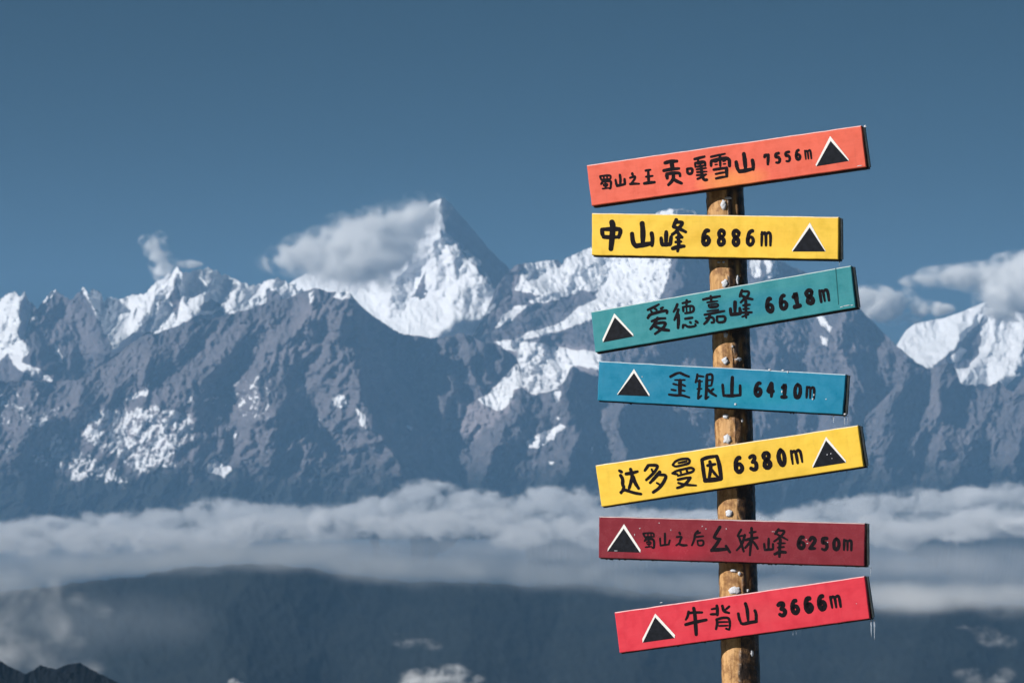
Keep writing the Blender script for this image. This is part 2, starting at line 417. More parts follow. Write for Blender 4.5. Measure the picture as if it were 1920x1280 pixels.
# the broad brown middle range
t = terrain('middle_range',
    [(-160, 735), (-40, 715), (40, 712), (100, 716), (150, 708), (178, 690), (205, 676), (235, 652), (262, 632), (300, 622), (335, 612), (372, 600), (410, 594), (440, 584), (472, 578), (505, 566), (545, 556), (575, 545), (590, 539), (612, 545), (632, 548), (652, 545),
     (672, 566), (690, 585), (708, 598), (735, 615), (760, 627), (800, 632), (832, 633), (862, 624), (880, 628), (905, 642), (930, 645), (950, 655), (966, 668), (976, 690), (984, 760), (1000, 870), (1060, 880), (1160, 900), (1240, 905)],
    1010, [(-160, 34600), (500, 35200), (650, 35600), (900, 35300), (1240, 33500)], [(-160, 31500), (1240, 31800)], ROCK, x0=-560, x1=1240, jag=3.5, relief=1.0, seed=45, slant=0.55, back=1500,
    spurs=[([(652, 545), (640, 600), (655, 680), (690, 760), (740, 860), (800, 960)], 95, 1150),
           ([(640, 560), (560, 620), (500, 670), (480, 740), (500, 830)], 60, 520),
           ([(545, 556), (500, 600), (430, 650), (380, 700), (300, 760)], 40, 320),
           ([(590, 540), (575, 620), (540, 700), (520, 780)], 34, 260),
           ([(652, 560), (690, 640), (720, 700), (765, 780), (790, 830)], 20, 170), ([(670, 600), (680, 680), (670, 760), (700, 830)], 24, 200),
           ([(790, 634), (800, 700), (830, 760), (820, 830)], 26, 300), ([(832, 634), (842, 700), (860, 760)], 18, 240), ([(870, 628), (885, 690), (900, 740)], 16, 230), ([(905, 642), (915, 690), (925, 720)], 16, 230), ([(940, 650), (945, 690)], 14, 200),
           ([(372, 600), (330, 660), (250, 700), (160, 760), (60, 800)], 60, 420),
           ([(345, 760), (300, 800), (330, 860), (400, 920)], 70, 520), ([(150, 770), (200, 830), (250, 880), (300, 940)], 55, 160), ([(60, 790), (20, 850), (60, 930)], 60, 260),
           ([(480, 740), (560, 800), (640, 880), (700, 950)], 55, 450), ([(960, 862), (940, 900), (960, 960)], 50, 300)],
    snow=[([(632, 548), (640, 542), (655, 545), (664, 562), (650, 560), (640, 562), (625, 556)], 3, 1),
          ([(580, 548), (588, 545), (588, 570), (582, 575)], 3, 0.6),
          ([(430, 730), (460, 705), (500, 700), (520, 740), (505, 790), (470, 800), (440, 770)], 16, 0.48),
          ([(400, 760), (430, 790), (470, 825), (450, 835), (410, 800)], 8, 0.45),
          ([(622, 745), (645, 740), (650, 765), (630, 765)], 5, 0.7), ([(668, 765), (682, 775), (690, 805), (676, 800)], 5, 0.6), ([(560, 740), (600, 770), (625, 800), (600, 800)], 12, 0.42),
          ([(760, 795), (775, 800), (772, 808)], 3, 0.6),
          ([(160, 775), (190, 765), (290, 758), (330, 765), (360, 780), (368, 825), (350, 832), (330, 860), (345, 880), (300, 880), (260, 890), (235, 870), (200, 845), (150, 825), (145, 805)], 12, 0.599),
          ([(95, 815), (110, 805), (160, 845), (240, 890), (235, 915), (180, 900), (130, 905), (110, 880), (60, 865), (58, 850), (85, 850)], 12, 0.56),
          ([(55, 795), (90, 785), (95, 795), (70, 800)], 4, 0.6), ([(0, 840), (40, 825), (60, 830), (25, 850), (-40, 860)], 6, 0.5),
          ([(385, 870), (400, 860), (435, 880), (420, 895), (390, 885)], 5, 0.8), ([(230, 755), (265, 730), (280, 722), (275, 738), (250, 748)], 4, 0.75),
          ([(160, 740), (200, 730), (190, 755)], 8, 0.4), ([(-160, 740), (60, 725), (130, 740), (120, 790), (-160, 830)], 20, 0.46),
          ([(330, 735), (410, 720), (430, 760), (340, 765)], 14, 0.42),
          ([(860, 790), (885, 760), (915, 745), (895, 785), (882, 820)], 5, 0.0001)],
    scree=[([(-160, 720), (300, 640), (540, 570), (660, 560), (760, 740), (820, 940), (-160, 940)], 20, 0.2), ([(560, 570), (620, 560), (620, 620), (520, 690), (480, 700), (540, 640)], 14, 0.45), ([(430, 700), (520, 690), (520, 800), (440, 800)], 18, 0.3), ([(140, 760), (370, 760), (370, 860), (240, 890)], 20, 0.5)])
# rocky spurs in front of the glacier, and the lower right range
t = terrain('glacier_spur',
    [(800, 930), (835, 850), (845, 800), (852, 783), (882, 756), (920, 733), (940, 712), (955, 695), (964, 684), (972, 682), (976, 700), (981, 727), (990, 736), (1000, 744), (1012, 736), (1030, 732), (1048, 728), (1060, 712), (1068, 692), (1076, 684), (1090, 694), (1110, 702), (1150, 716), (1230, 740), (1330, 790), (1400, 850), (1440, 900)],
    1000, 34000, 32000, ROCK, x0=800, x1=1440, jag=2.5, relief=0.8, seed=58, back=900,
    spurs=[([(980, 728), (965, 790), (920, 850), (900, 930)], 40, 420), ([(1000, 744), (1010, 780)], 20, 160), ([(1076, 684), (1062, 760), (1080, 820), (1060, 900)], 55, 620), ([(1180, 730), (1160, 800), (1190, 900)], 50, 420)],
    scree=[([(850, 778), (900, 740), (965, 680), (985, 700), (970, 728), (955, 765), (930, 803), (887, 832), (860, 810)], 4, 0.9)],
    snow=[([(890, 748), (920, 730), (945, 706), (972, 678), (985, 700), (980, 726), (962, 731), (957, 755), (940, 770), (915, 765)], 4, 1), ([(870, 775), (900, 750), (940, 765), (935, 790), (905, 812), (880, 815)], 6, 0.35),
          ([(985, 828), (1008, 814), (1040, 802), (1052, 792), (1060, 800), (1040, 818), (1010, 840), (990, 838)], 4, 0.85),
          ([(1038, 735), (1050, 732), (1052, 752), (1042, 758)], 3, 0.7), ([(1042, 780), (1052, 782), (1050, 790)], 2, 0.8), ([(1028, 862), (1040, 865), (1032, 872)], 3, 0.8), ([(970, 806), (985, 800), (980, 820)], 3, 0.4),
          ([(1095, 838), (1120, 830), (1142, 828), (1140, 848), (1110, 850)], 6, 0.45)])
t = terrain('lower_right_range',
    [(1380, 900), (1500, 850), (1600, 800), (1660, 745), (1700, 700), (1725, 690), (1745, 692), (1765, 684), (1780, 678), (1792, 690), (1800, 716), (1812, 724), (1825, 720), (1840, 735), (1856, 722), (1872, 714), (1888, 728), (1900, 735), (1915, 712), (1930, 690), (1960, 670), (2000, 650), (2080, 620)],
    1000, [(1380, 33500), (1740, 36200), (2080, 36000)], 32600, ROCK, x0=1380, x1=2480, jag=3, relief=0.9, seed=66, slant=0.4, back=1300,
    spurs=[([(1872, 714), (1850, 780), (1800, 850), (1780, 920)], 60, 520), ([(1780, 678), (1760, 740), (1770, 830)], 40, 400), ([(1930, 690), (1925, 780), (1900, 860)], 50, 450), ([(1690, 720), (1650, 800), (1660, 900)], 50, 420)],
    snow=[([(1640, 800), (1700, 830), (1720, 860), (1650, 840)], 10, 0.2), ([(1860, 700), (1862, 690), (1900, 700)], 4, 0.0001)],
    scree=[([(1740, 700), (1800, 760), (1830, 860), (1780, 850), (1740, 770)], 20, 0.3)])
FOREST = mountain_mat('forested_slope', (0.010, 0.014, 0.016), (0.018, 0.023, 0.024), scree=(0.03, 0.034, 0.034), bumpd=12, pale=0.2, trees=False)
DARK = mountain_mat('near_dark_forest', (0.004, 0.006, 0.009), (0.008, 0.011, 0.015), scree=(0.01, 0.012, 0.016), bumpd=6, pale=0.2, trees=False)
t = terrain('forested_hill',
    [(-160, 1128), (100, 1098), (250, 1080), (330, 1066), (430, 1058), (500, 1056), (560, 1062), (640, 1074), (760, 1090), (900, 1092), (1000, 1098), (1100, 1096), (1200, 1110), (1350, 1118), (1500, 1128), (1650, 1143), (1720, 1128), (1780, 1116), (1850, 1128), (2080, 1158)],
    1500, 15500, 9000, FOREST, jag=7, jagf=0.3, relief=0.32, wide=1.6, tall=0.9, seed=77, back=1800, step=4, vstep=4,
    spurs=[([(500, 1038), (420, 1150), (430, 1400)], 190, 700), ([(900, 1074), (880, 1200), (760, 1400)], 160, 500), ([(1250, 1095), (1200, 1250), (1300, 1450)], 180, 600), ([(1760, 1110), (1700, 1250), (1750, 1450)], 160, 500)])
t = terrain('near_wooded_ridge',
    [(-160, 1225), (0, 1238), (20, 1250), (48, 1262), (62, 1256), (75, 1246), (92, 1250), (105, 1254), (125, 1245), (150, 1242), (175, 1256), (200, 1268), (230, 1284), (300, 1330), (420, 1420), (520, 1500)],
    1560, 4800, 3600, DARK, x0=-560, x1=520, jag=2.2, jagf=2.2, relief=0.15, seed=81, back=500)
# the valley floor under everything and the summit the signpost stands on
def sheet(name, P, mat):
    o = grid_obj(name, P, mat, {'snow': np.zeros(P.shape[:2]), 'scree': np.zeros(P.shape[:2])}); o['kind'] = 'structure'; return o
gx, gy = np.meshgrid(np.linspace(-30000, 30000, 81), np.linspace(-12000, 60000, 97))
gz = -1750 + 260 * fbm(gx / 6000, gy / 6000, 4, 5, 0.5)
sheet('valley_floor', np.stack([gx, gy, gz], -1), FOREST)
th, rr = np.meshgrid(np.linspace(0, 2 * math.pi, 97), np.concatenate([[0.01], np.linspace(1.2, 15, 22), np.geomspace(17, 2600, 26)]))
gx = rr * np.cos(th); gy = 2.0 + rr * np.sin(th)
gz = -0.45 - 0.002 * rr ** 2 - np.maximum(rr - 13, 0) * 0.75 + 0.22 * fbm(gx / 2.2, gy / 2.2, 4, 9) * np.minimum(1, 14 / (rr + 1)) + 0.10 * np.maximum(rr - 30, 0) * fbm(np.cos(th) * 2.5 + 4, np.sin(th) * 2.5 + rr / 400, 3, 12)
GROUND, gnt, gb = new_mat('summit_grass_and_frost')
gn = noise(gnt, 0.9, 6, 0.6, N(gnt, 'ShaderNodeTexCoord').outputs['Object'])
gr = ramp(gnt, gn.outputs[0], [(0.35, (0.05, 0.045, 0.025)), (0.52, (0.11, 0.09, 0.05)), (0.60, (0.7, 0.72, 0.76))])
gnt.links.new(gr.outputs[0], gb.inputs['Base Color']); gb.inputs['Roughness'].default_value = 0.95; bump(gnt, gb, gn.outputs[0], 0.7, 0.1)
sheet('ground', np.stack([gx, gy, gz], -1), GROUND)

# the air: one closed box of thin blue haze
hz = bpy.data.materials.new('haze_air'); hz.use_nodes = True
hn = hz.node_tree; hn.nodes.clear()
hv = hn.nodes.new('ShaderNodeVolumePrincipled'); ho = hn.nodes.new('ShaderNodeOutputMaterial')
hv.inputs['Color'].default_value = (0.275, 0.56, 0.92, 1)
hv.inputs['Density'].default_value = HAZE
hv.inputs['Anisotropy'].default_value = 0.0
hn.links.new(hv.outputs[0], ho.inputs['Volume'])
x0, x1, y0, y1, z0, z1 = -31000, 31000, -12500, 60500, -2300, 3720
hb = mesh_obj('haze', [(x0, y0, z0), (x1, y0, z0), (x1, y1, z0), (x0, y1, z0), (x0, y0, z1), (x1, y0, z1), (x1, y1, z1), (x0, y1, z1)],
              [(0, 3, 2, 1), (4, 5, 6, 7), (0, 1, 5, 4), (1, 2, 6, 5), (2, 3, 7, 6), (3, 0, 4, 7)], hz)
hb['kind'] = 'stuff'

# ---------------------------------------------------------------- clouds: real volumes grown from puffs
def cloud_mat(name, density, scale, thr=0.42, sharp=3.0, col=(1, 1, 1), aniso=0.3, detail=6, amp=2.3):
    m = bpy.data.materials.new(name); m.use_nodes = True
    nt = m.node_tree; nt.nodes.clear()
    out = nt.nodes.new('ShaderNodeOutputMaterial'); pv = nt.nodes.new('ShaderNodeVolumePrincipled')
    at = N(nt, 'ShaderNodeAttribute', attribute_name='density')
    geo = N(nt, 'ShaderNodeTexCoord').outputs['Object']
    n1 = noise(nt, scale, detail, 0.64, geo, 0.8)
    # edges are eaten away by the noise, the heart stays whole
    e = mathn(nt, 'ADD', at.outputs['Fac'], mathn(nt, 'MULTIPLY', mathn(nt, 'SUBTRACT', n1.outputs[0], 0.5), amp))
    e = mathn(nt, 'MULTIPLY', mathn(nt, 'SUBTRACT', e, thr), sharp, clamp=True)
    e = mathn(nt, 'MULTIPLY', e, mathn(nt, 'GREATER_THAN', at.outputs['Fac'], 0.004))
    nt.links.new(mathn(nt, 'MULTIPLY', e, density), pv.inputs['Density'])
    pv.inputs['Color'].default_value = (*col, 1); pv.inputs['Anisotropy'].default_value = aniso
    nt.links.new(pv.outputs[0], out.inputs['Volume'])
    return m

def puff_group(name, puffs, voxel, band, mat):
    """node group that lays out the puffs and fills their union with vapour"""
    g = bpy.data.node_groups.new(name, 'GeometryNodeTree')
    g.interface.new_socket('Geometry', in_out='INPUT', socket_type='NodeSocketGeometry')
    g.interface.new_socket('Geometry', in_out='OUTPUT', socket_type='NodeSocketGeometry')
    g.nodes.new('NodeGroupInput'); o = g.nodes.new('NodeGroupOutput')
    ico = g.nodes.new('GeometryNodeMeshIcoSphere'); ico.inputs['Radius'].default_value = 1.0; ico.inputs['Subdivisions'].default_value = 3
    join = g.nodes.new('GeometryNodeJoinGeometry')
    for c, s in puffs:
        t = g.nodes.new('GeometryNodeTransform')
        t.inputs['Translation'].default_value = c; t.inputs['Scale'].default_value = s
        g.links.new(ico.outputs[0], t.inputs[0]); g.links.new(t.outputs[0], join.inputs[0])
    mv = g.nodes.new('GeometryNodeMeshToVolume'); mv.resolution_mode = 'VOXEL_SIZE'
    mv.inputs['Voxel Size'].default_value = voxel; mv.inputs['Interior Band Width'].default_value = band
    mv.inputs['Density'].default_value = 1.0
    sm = g.nodes.new('GeometryNodeSetMaterial'); sm.inputs['Material'].default_value = mat
    g.links.new(join.outputs[0], mv.inputs['Mesh']); g.links.new(mv.outputs[0], sm.inputs['Geometry']); g.links.new(sm.outputs[0], o.inputs[0])
    return g

def cloud(name, puffs, mat, voxel, band, depth=None, label=None, category=None, group=None):
    """puffs: (bearing x, bearing y, distance, radius across px, radius up px[, radius deep m])"""
    c0 = survey(puffs[0][0], puffs[0][1], puffs[0][2]); lst = []
    for p in puffs:
        c = survey(p[0], p[1], p[2]) - c0; s = p[2] / FPX
        rd = p[5] if len(p) > 5 else (p[3] + p[4]) * 0.5 * s
        lst.append((tuple(c), (p[3] * s * 1.22, rd * 1.22, p[4] * s * 1.22)))
    vd = bpy.data.volumes.new(name); vd.materials.append(mat)
    o = bpy.data.objects.new(name, vd); COL.objects.link(o); o.location = c0
    md = o.modifiers.new('vapour', 'NODES'); md.node_group = puff_group(name + '_puffs', lst, voxel, band, mat)
    if label: o['label'] = label; o['category'] = category
    if group: o['group'] = group
    return o

SUMMIT = cloud_mat('summit_cloud_vapour', 0.024, 0.0030, 0.14, 1.1, aniso=-0.35, amp=1.75)
VEIL = cloud_mat('thin_cloud_vapour', 0.022, 0.0050, 0.32, 1.3, aniso=-0.35)
SEA = cloud_mat('cloud_sea_vapour', 0.0420, 0.0034, 0.40, 1.2, aniso=-0.3, amp=2.6, col=(0.93, 0.935, 0.95))
cloud('cloud', [(813.98, 393, 38050, 32.76, 28.8), (779, 409, 38000, 53.82, 40.8), (742.96, 426, 37950, 58.5, 45.6), (697.38, 443, 37900, 65.52, 50.4), (654.98, 456, 37900, 58.5, 50.4), (610, 471, 37850, 58.5, 45.6), (570, 479, 37850, 53.82, 40.8),
                (533, 488, 37850, 42.12, 31.2), (506, 495, 37850, 28.08, 21.6), (692.08, 486, 37850, 87.75, 50.4), (639.08, 506, 37800, 70.2, 36), (750.38, 463, 37950, 53.82, 48), (596, 506, 37800, 53.82, 28.8), (825.64, 373, 38100, 18.72, 12), (702.68, 513, 37800, 58.5, 31.2), (649.68, 521, 37750, 53.82, 26.4), (588, 521, 37750, 39.78, 21.6), (739.78, 493, 37900, 39.78, 36), (766.28, 456, 37950, 39.78, 43.2), (776.88, 386, 38050, 30.42, 24), (654.98, 426, 37900, 30.42, 21.6), (600, 524, 37700, 42, 20), (655, 534, 37650, 44, 18), (715, 528, 37700, 40, 22), (560, 512, 37750, 36, 16), (790, 400, 37950, 34, 34), (720, 415, 37950, 44, 30), (802, 384, 37950, 30, 22), (780, 372, 37950, 30, 18), (812, 370, 37950, 20, 14), (822, 385, 37950, 18, 18), (640, 410, 37900, 30, 16), (585, 455, 37850, 30, 20), (740, 392, 37950, 36, 20)],
      SUMMIT, 26, 150, label='large white cloud plume blowing left off the tall pyramid peak', category='cloud')
cloud('cloud', [(310, 512, 38000, 24.3, 20.8), (303, 492, 38000, 25.65, 26), (292, 468, 38000, 24.3, 23.4), (278, 452, 38000, 20.25, 15.6), (300, 448, 38000, 16.2, 18.2), (325, 498, 38000, 21.6, 15.6), (345, 495, 38000, 35.1, 10.4)],
      VEIL, 22, 70, label='small ragged wisp of cloud standing above the left snow range', category='cloud')
cloud('cloud', [(1905, 488, 40500, 45.9, 20), (1735, 528, 40500, 45.9, 16.25), (1785, 518, 40500, 67.5, 22.5), (1850, 520, 40500, 81, 30), (1915, 540, 40300, 81, 47.5), (1890, 560, 40200, 59.4, 42.5), (1960, 530, 40300, 81, 62.5), (1865, 552, 40200, 40.5, 20)],
      SUMMIT, 26, 120, label='white cloud bank lying over the white peak at the right edge', category='cloud')
cloud('cloud', [(1640, 570, 40500, 55, 35), (1610, 560, 40500, 42.5, 25), (1670, 590, 40500, 32.5, 22.5), (1702, 560, 40500, 20, 25), (1712, 582, 40500, 30, 25), (1745, 580, 40500, 42.5, 17.5)],
      VEIL, 26, 90, label='thin pale cloud beside the right end of the teal board', category='cloud')
rg = random.Random(4)
puffs = []
def bank(xa, xb, top, bot, D, rx, ry, n, deep, lump_=14):
    """a bank of puffs whose tops follow the given bearings"""
    n = int(n * (1.32 if xb > 2200 else 1))
    for k in range(n):
        x = xa + (xb - xa) * (k + rg.uniform(0, 1)) / n
        t0 = interp(top, x) + float(fbm(np.array([x / 55.0]), np.array([D / 977.0]), 3, 7)[0]) * lump_; b0 = interp(bot, x); yy = rg.uniform(0, 1) ** 1.2
        q = rg.uniform(0.5, 1.35); r = ry * q
        y = t0 + r * 0.9 + max(0, (b0 - t0 - 2 * r)) * yy
        puffs.append((x, y, D + rg.uniform(-0.5, 0.5) * deep, rx * q * rg.uniform(0.8, 1.5), r, deep * rg.uniform(0.15, 0.4)))
bank(-600, 2520, [(-200, 985), (0, 975), (120, 958), (200, 965), (300, 950), (370, 932), (420, 922), (460, 936), (560, 946), (640, 940), (740, 930), (790, 908), (830, 904), (880, 916), (960, 918), (1010, 926), (1055, 910), (1080, 890), (1110, 930), (1130, 950), (1420, 962), (1500, 948), (1560, 934), (1620, 925), (1700, 912), (1760, 925), (1820, 905), (1860, 892), (1920, 895), (2140, 895)],
     [(-200, 1020), (300, 1000), (900, 975), (1920, 960)], 30500, 38, 22, 200, 2000, 22)
bank(-600, 2520, [(-200, 1010), (0, 990), (180, 978), (300, 990), (420, 975), (560, 955), (640, 950), (720, 962), (830, 955), (1000, 962), (1300, 980), (1420, 965), (1600, 968), (1850, 955), (2140, 950)], [(-200, 1040), (900, 1010), (2140, 1010)], 26500, 44, 25, 170, 3000, 30)
sea = cloud('cloud_sea', puffs, SEA, 45, 150)
sea['kind'] = 'stuff'
puffs = []
bank(-600, 2520, [(-200, 995), (200, 975), (420, 950), (560, 958), (800, 925), (1000, 935), (1110, 945), (1420, 972), (1600, 950), (1850, 915), (2140, 910)], [(-200, 1040), (900, 1010), (2140, 1010)], 28200, 90, 22, 110, 2500)
bank(-600, 2520, [(-200, 1030), (300, 1010), (560, 1000), (1000, 1000), (1300, 1005), (1600, 990), (2140, 980)], [(-200, 1110), (300, 1070), (900, 1050), (1500, 1110), (2140, 1130)], 20500, 110, 28, 110, 3500)
fog = cloud('valley_fog', puffs, cloud_mat('valley_fog_vapour', 0.00070, 0.0018, 0.10, 1.0, aniso=-0.2, col=(0.92, 0.93, 0.95)), 50, 130); fog['kind'] = 'stuff'
puffs = []
bank(-600, 2520, [(-200, 1070), (100, 1045), (300, 1026), (430, 1008), (560, 1012), (700, 1030), (1000, 1045), (1300, 1070), (1700, 1085), (2140, 1090)], [(-200, 1140), (300, 1078), (500, 1060), (640, 1074), (900, 1094), (1200, 1106), (2140, 1170)], 14500, 60, 27, 260, 1200, 18)
fog2 = cloud('hill_mist', puffs, cloud_mat('hill_mist_vapour', 0.0048, 0.0036, 0.26, 1.0, aniso=0.2, amp=2.2, col=(0.84, 0.88, 0.92)), 45, 160); fog2['kind'] = 'stuff'
puffs = []
bank(-200, 340, [(-200, 1040), (0, 1035), (60, 1060), (150, 1085), (240, 1100), (340, 1130)], [(-200, 1330), (100, 1330), (200, 1290), (250, 1180), (340, 1170)], 9500, 70, 42, 60, 900)
mist = cloud('valley_mist', puffs, cloud_mat('valley_mist_vapour', 0.00055, 0.0035, 0.10, 1.0, aniso=0.2, col=(0.84, 0.91, 0.98)), 45, 190); mist['kind'] = 'stuff'
puffs = []
bank(1420, 2140, [(1400, 1085), (1650, 1090), (1800, 1080), (2140, 1060)], [(1400, 1130), (1650, 1150), (1800, 1190), (2140, 1240)], 12500, 70, 28, 26, 1200)
mist2 = cloud('valley_mist', puffs, cloud_mat('valley_mist_vapour', 0.0018, 0.003, 0.16, 1.6, aniso=-0.35), 45, 190); mist2['kind'] = 'stuff'
SMALL = cloud_mat('small_cloud_vapour', 0.06, 0.018, 0.32, 1.6, aniso=-0.35)
cloud('cloud', [(800, 1268, 8400, 48, 22), (840, 1262, 8400, 40, 20), (775, 1275, 8400, 28, 18), (820, 1282, 8400, 70, 22), (880, 1275, 8400, 30, 16)], SMALL, 8, 26, label='small bright cloud low in the dark valley at the bottom edge', category='cloud')
FAINT = cloud_mat('faint_cloud_vapour', 0.012, 0.014, 0.32, 1.3, aniso=-0.35)
cloud('cloud', [(760, 1205, 8600, 26, 12), (785, 1202, 8600, 34, 12), (810, 1212, 8600, 22, 10), (745, 1188, 8600, 12, 8)], FAINT, 8, 24, label='faint flat cloud above the small bright valley cloud', category='cloud')
cloud('cloud', [(437, 1277, 8400, 12, 9), (448, 1282, 8400, 12, 9)], SMALL, 5, 14, label='tiny cloud puff at the bottom edge left of the bright valley cloud', category='cloud')
cloud('cloud', [(1860, 1195, 9000, 30, 20), (1885, 1200, 9000, 24, 18), (1845, 1180, 9000, 24, 16), (1815, 1175, 9000, 26, 10)], FAINT, 9, 30, label='soft grey cloud puff low at the right edge of the valley', category='cloud')
cloud('cloud', [(1820, 1262, 8800, 34, 16), (1880, 1268, 8800, 28, 20), (1850, 1278, 8800, 44, 16)], FAINT, 9, 28, label='ragged grey cloud at the bottom right corner', category='cloud')
LEFT = cloud_mat('left_cloud_vapour', 0.0160, 0.0060, 0.34, 1.2, aniso=-0.2, amp=2.3)
cloud('cloud', [(-40, 1075, 9000, 60, 34), (15, 1068, 9000, 40, 26), (48, 1085, 9000, 34, 24), (-20, 1120, 9000, 60, 44), (50, 1130, 9000, 44, 40), (95, 1110, 9000, 30, 36), (10, 1175, 9000, 70, 44), (90, 1175, 9000, 50, 40),
                (140, 1210, 8900, 40, 34), (40, 1225, 8900, 70, 40), (110, 1250, 8900, 60, 34), (170, 1255, 8800, 36, 26), (195, 1145, 9100, 30, 20), (150, 1120, 9100, 30, 22)],
      LEFT, 18, 80, label='big billowing cloud rising along the lower left edge above the dark ridge', category='cloud')

# ---------------------------------------------------------------- the signpost
# board centre (m), roll (degrees), the four corners of its face in mm
BOARD = [
    ((0.7169, 9.8851, 2.6698), 6.01, [[-485.4,70.7],[483.1,69.8],[484.3,-69.8],[-482.0,-70.7]]),
    ((0.6806, 9.9011, 2.4343), -2.36, [[-436.0,72.2],[431.7,70.8],[435.1,-70.8],[-430.8,-72.2]]),
    ((0.7061, 9.8947, 2.1851), 8.64, [[-458.2,70.4],[464.3,70.3],[457.8,-70.3],[-463.8,-70.4]]),
    ((0.7, 9.9001, 1.9227), -3.53, [[-432.6,67.8],[433.1,67.3],[429.9,-67.3],[-430.5,-67.8]]),
    ((0.7264, 9.8936, 1.6574), 8.47, [[-463.7,71.5],[464.3,69.1],[462.4,-69.1],[-463.0,-71.5]]),
    ((0.7327, 9.8943, 1.407), -0.99, [[-464.1,71.0],[464.0,70.9],[463.6,-70.9],[-463.6,-71.0]]),
    ((0.7666, 9.8849, 1.1578), 8.80, [[-438.7,69.5],[442.5,70.5],[437.9,-70.5],[-441.7,-69.5]]),
]
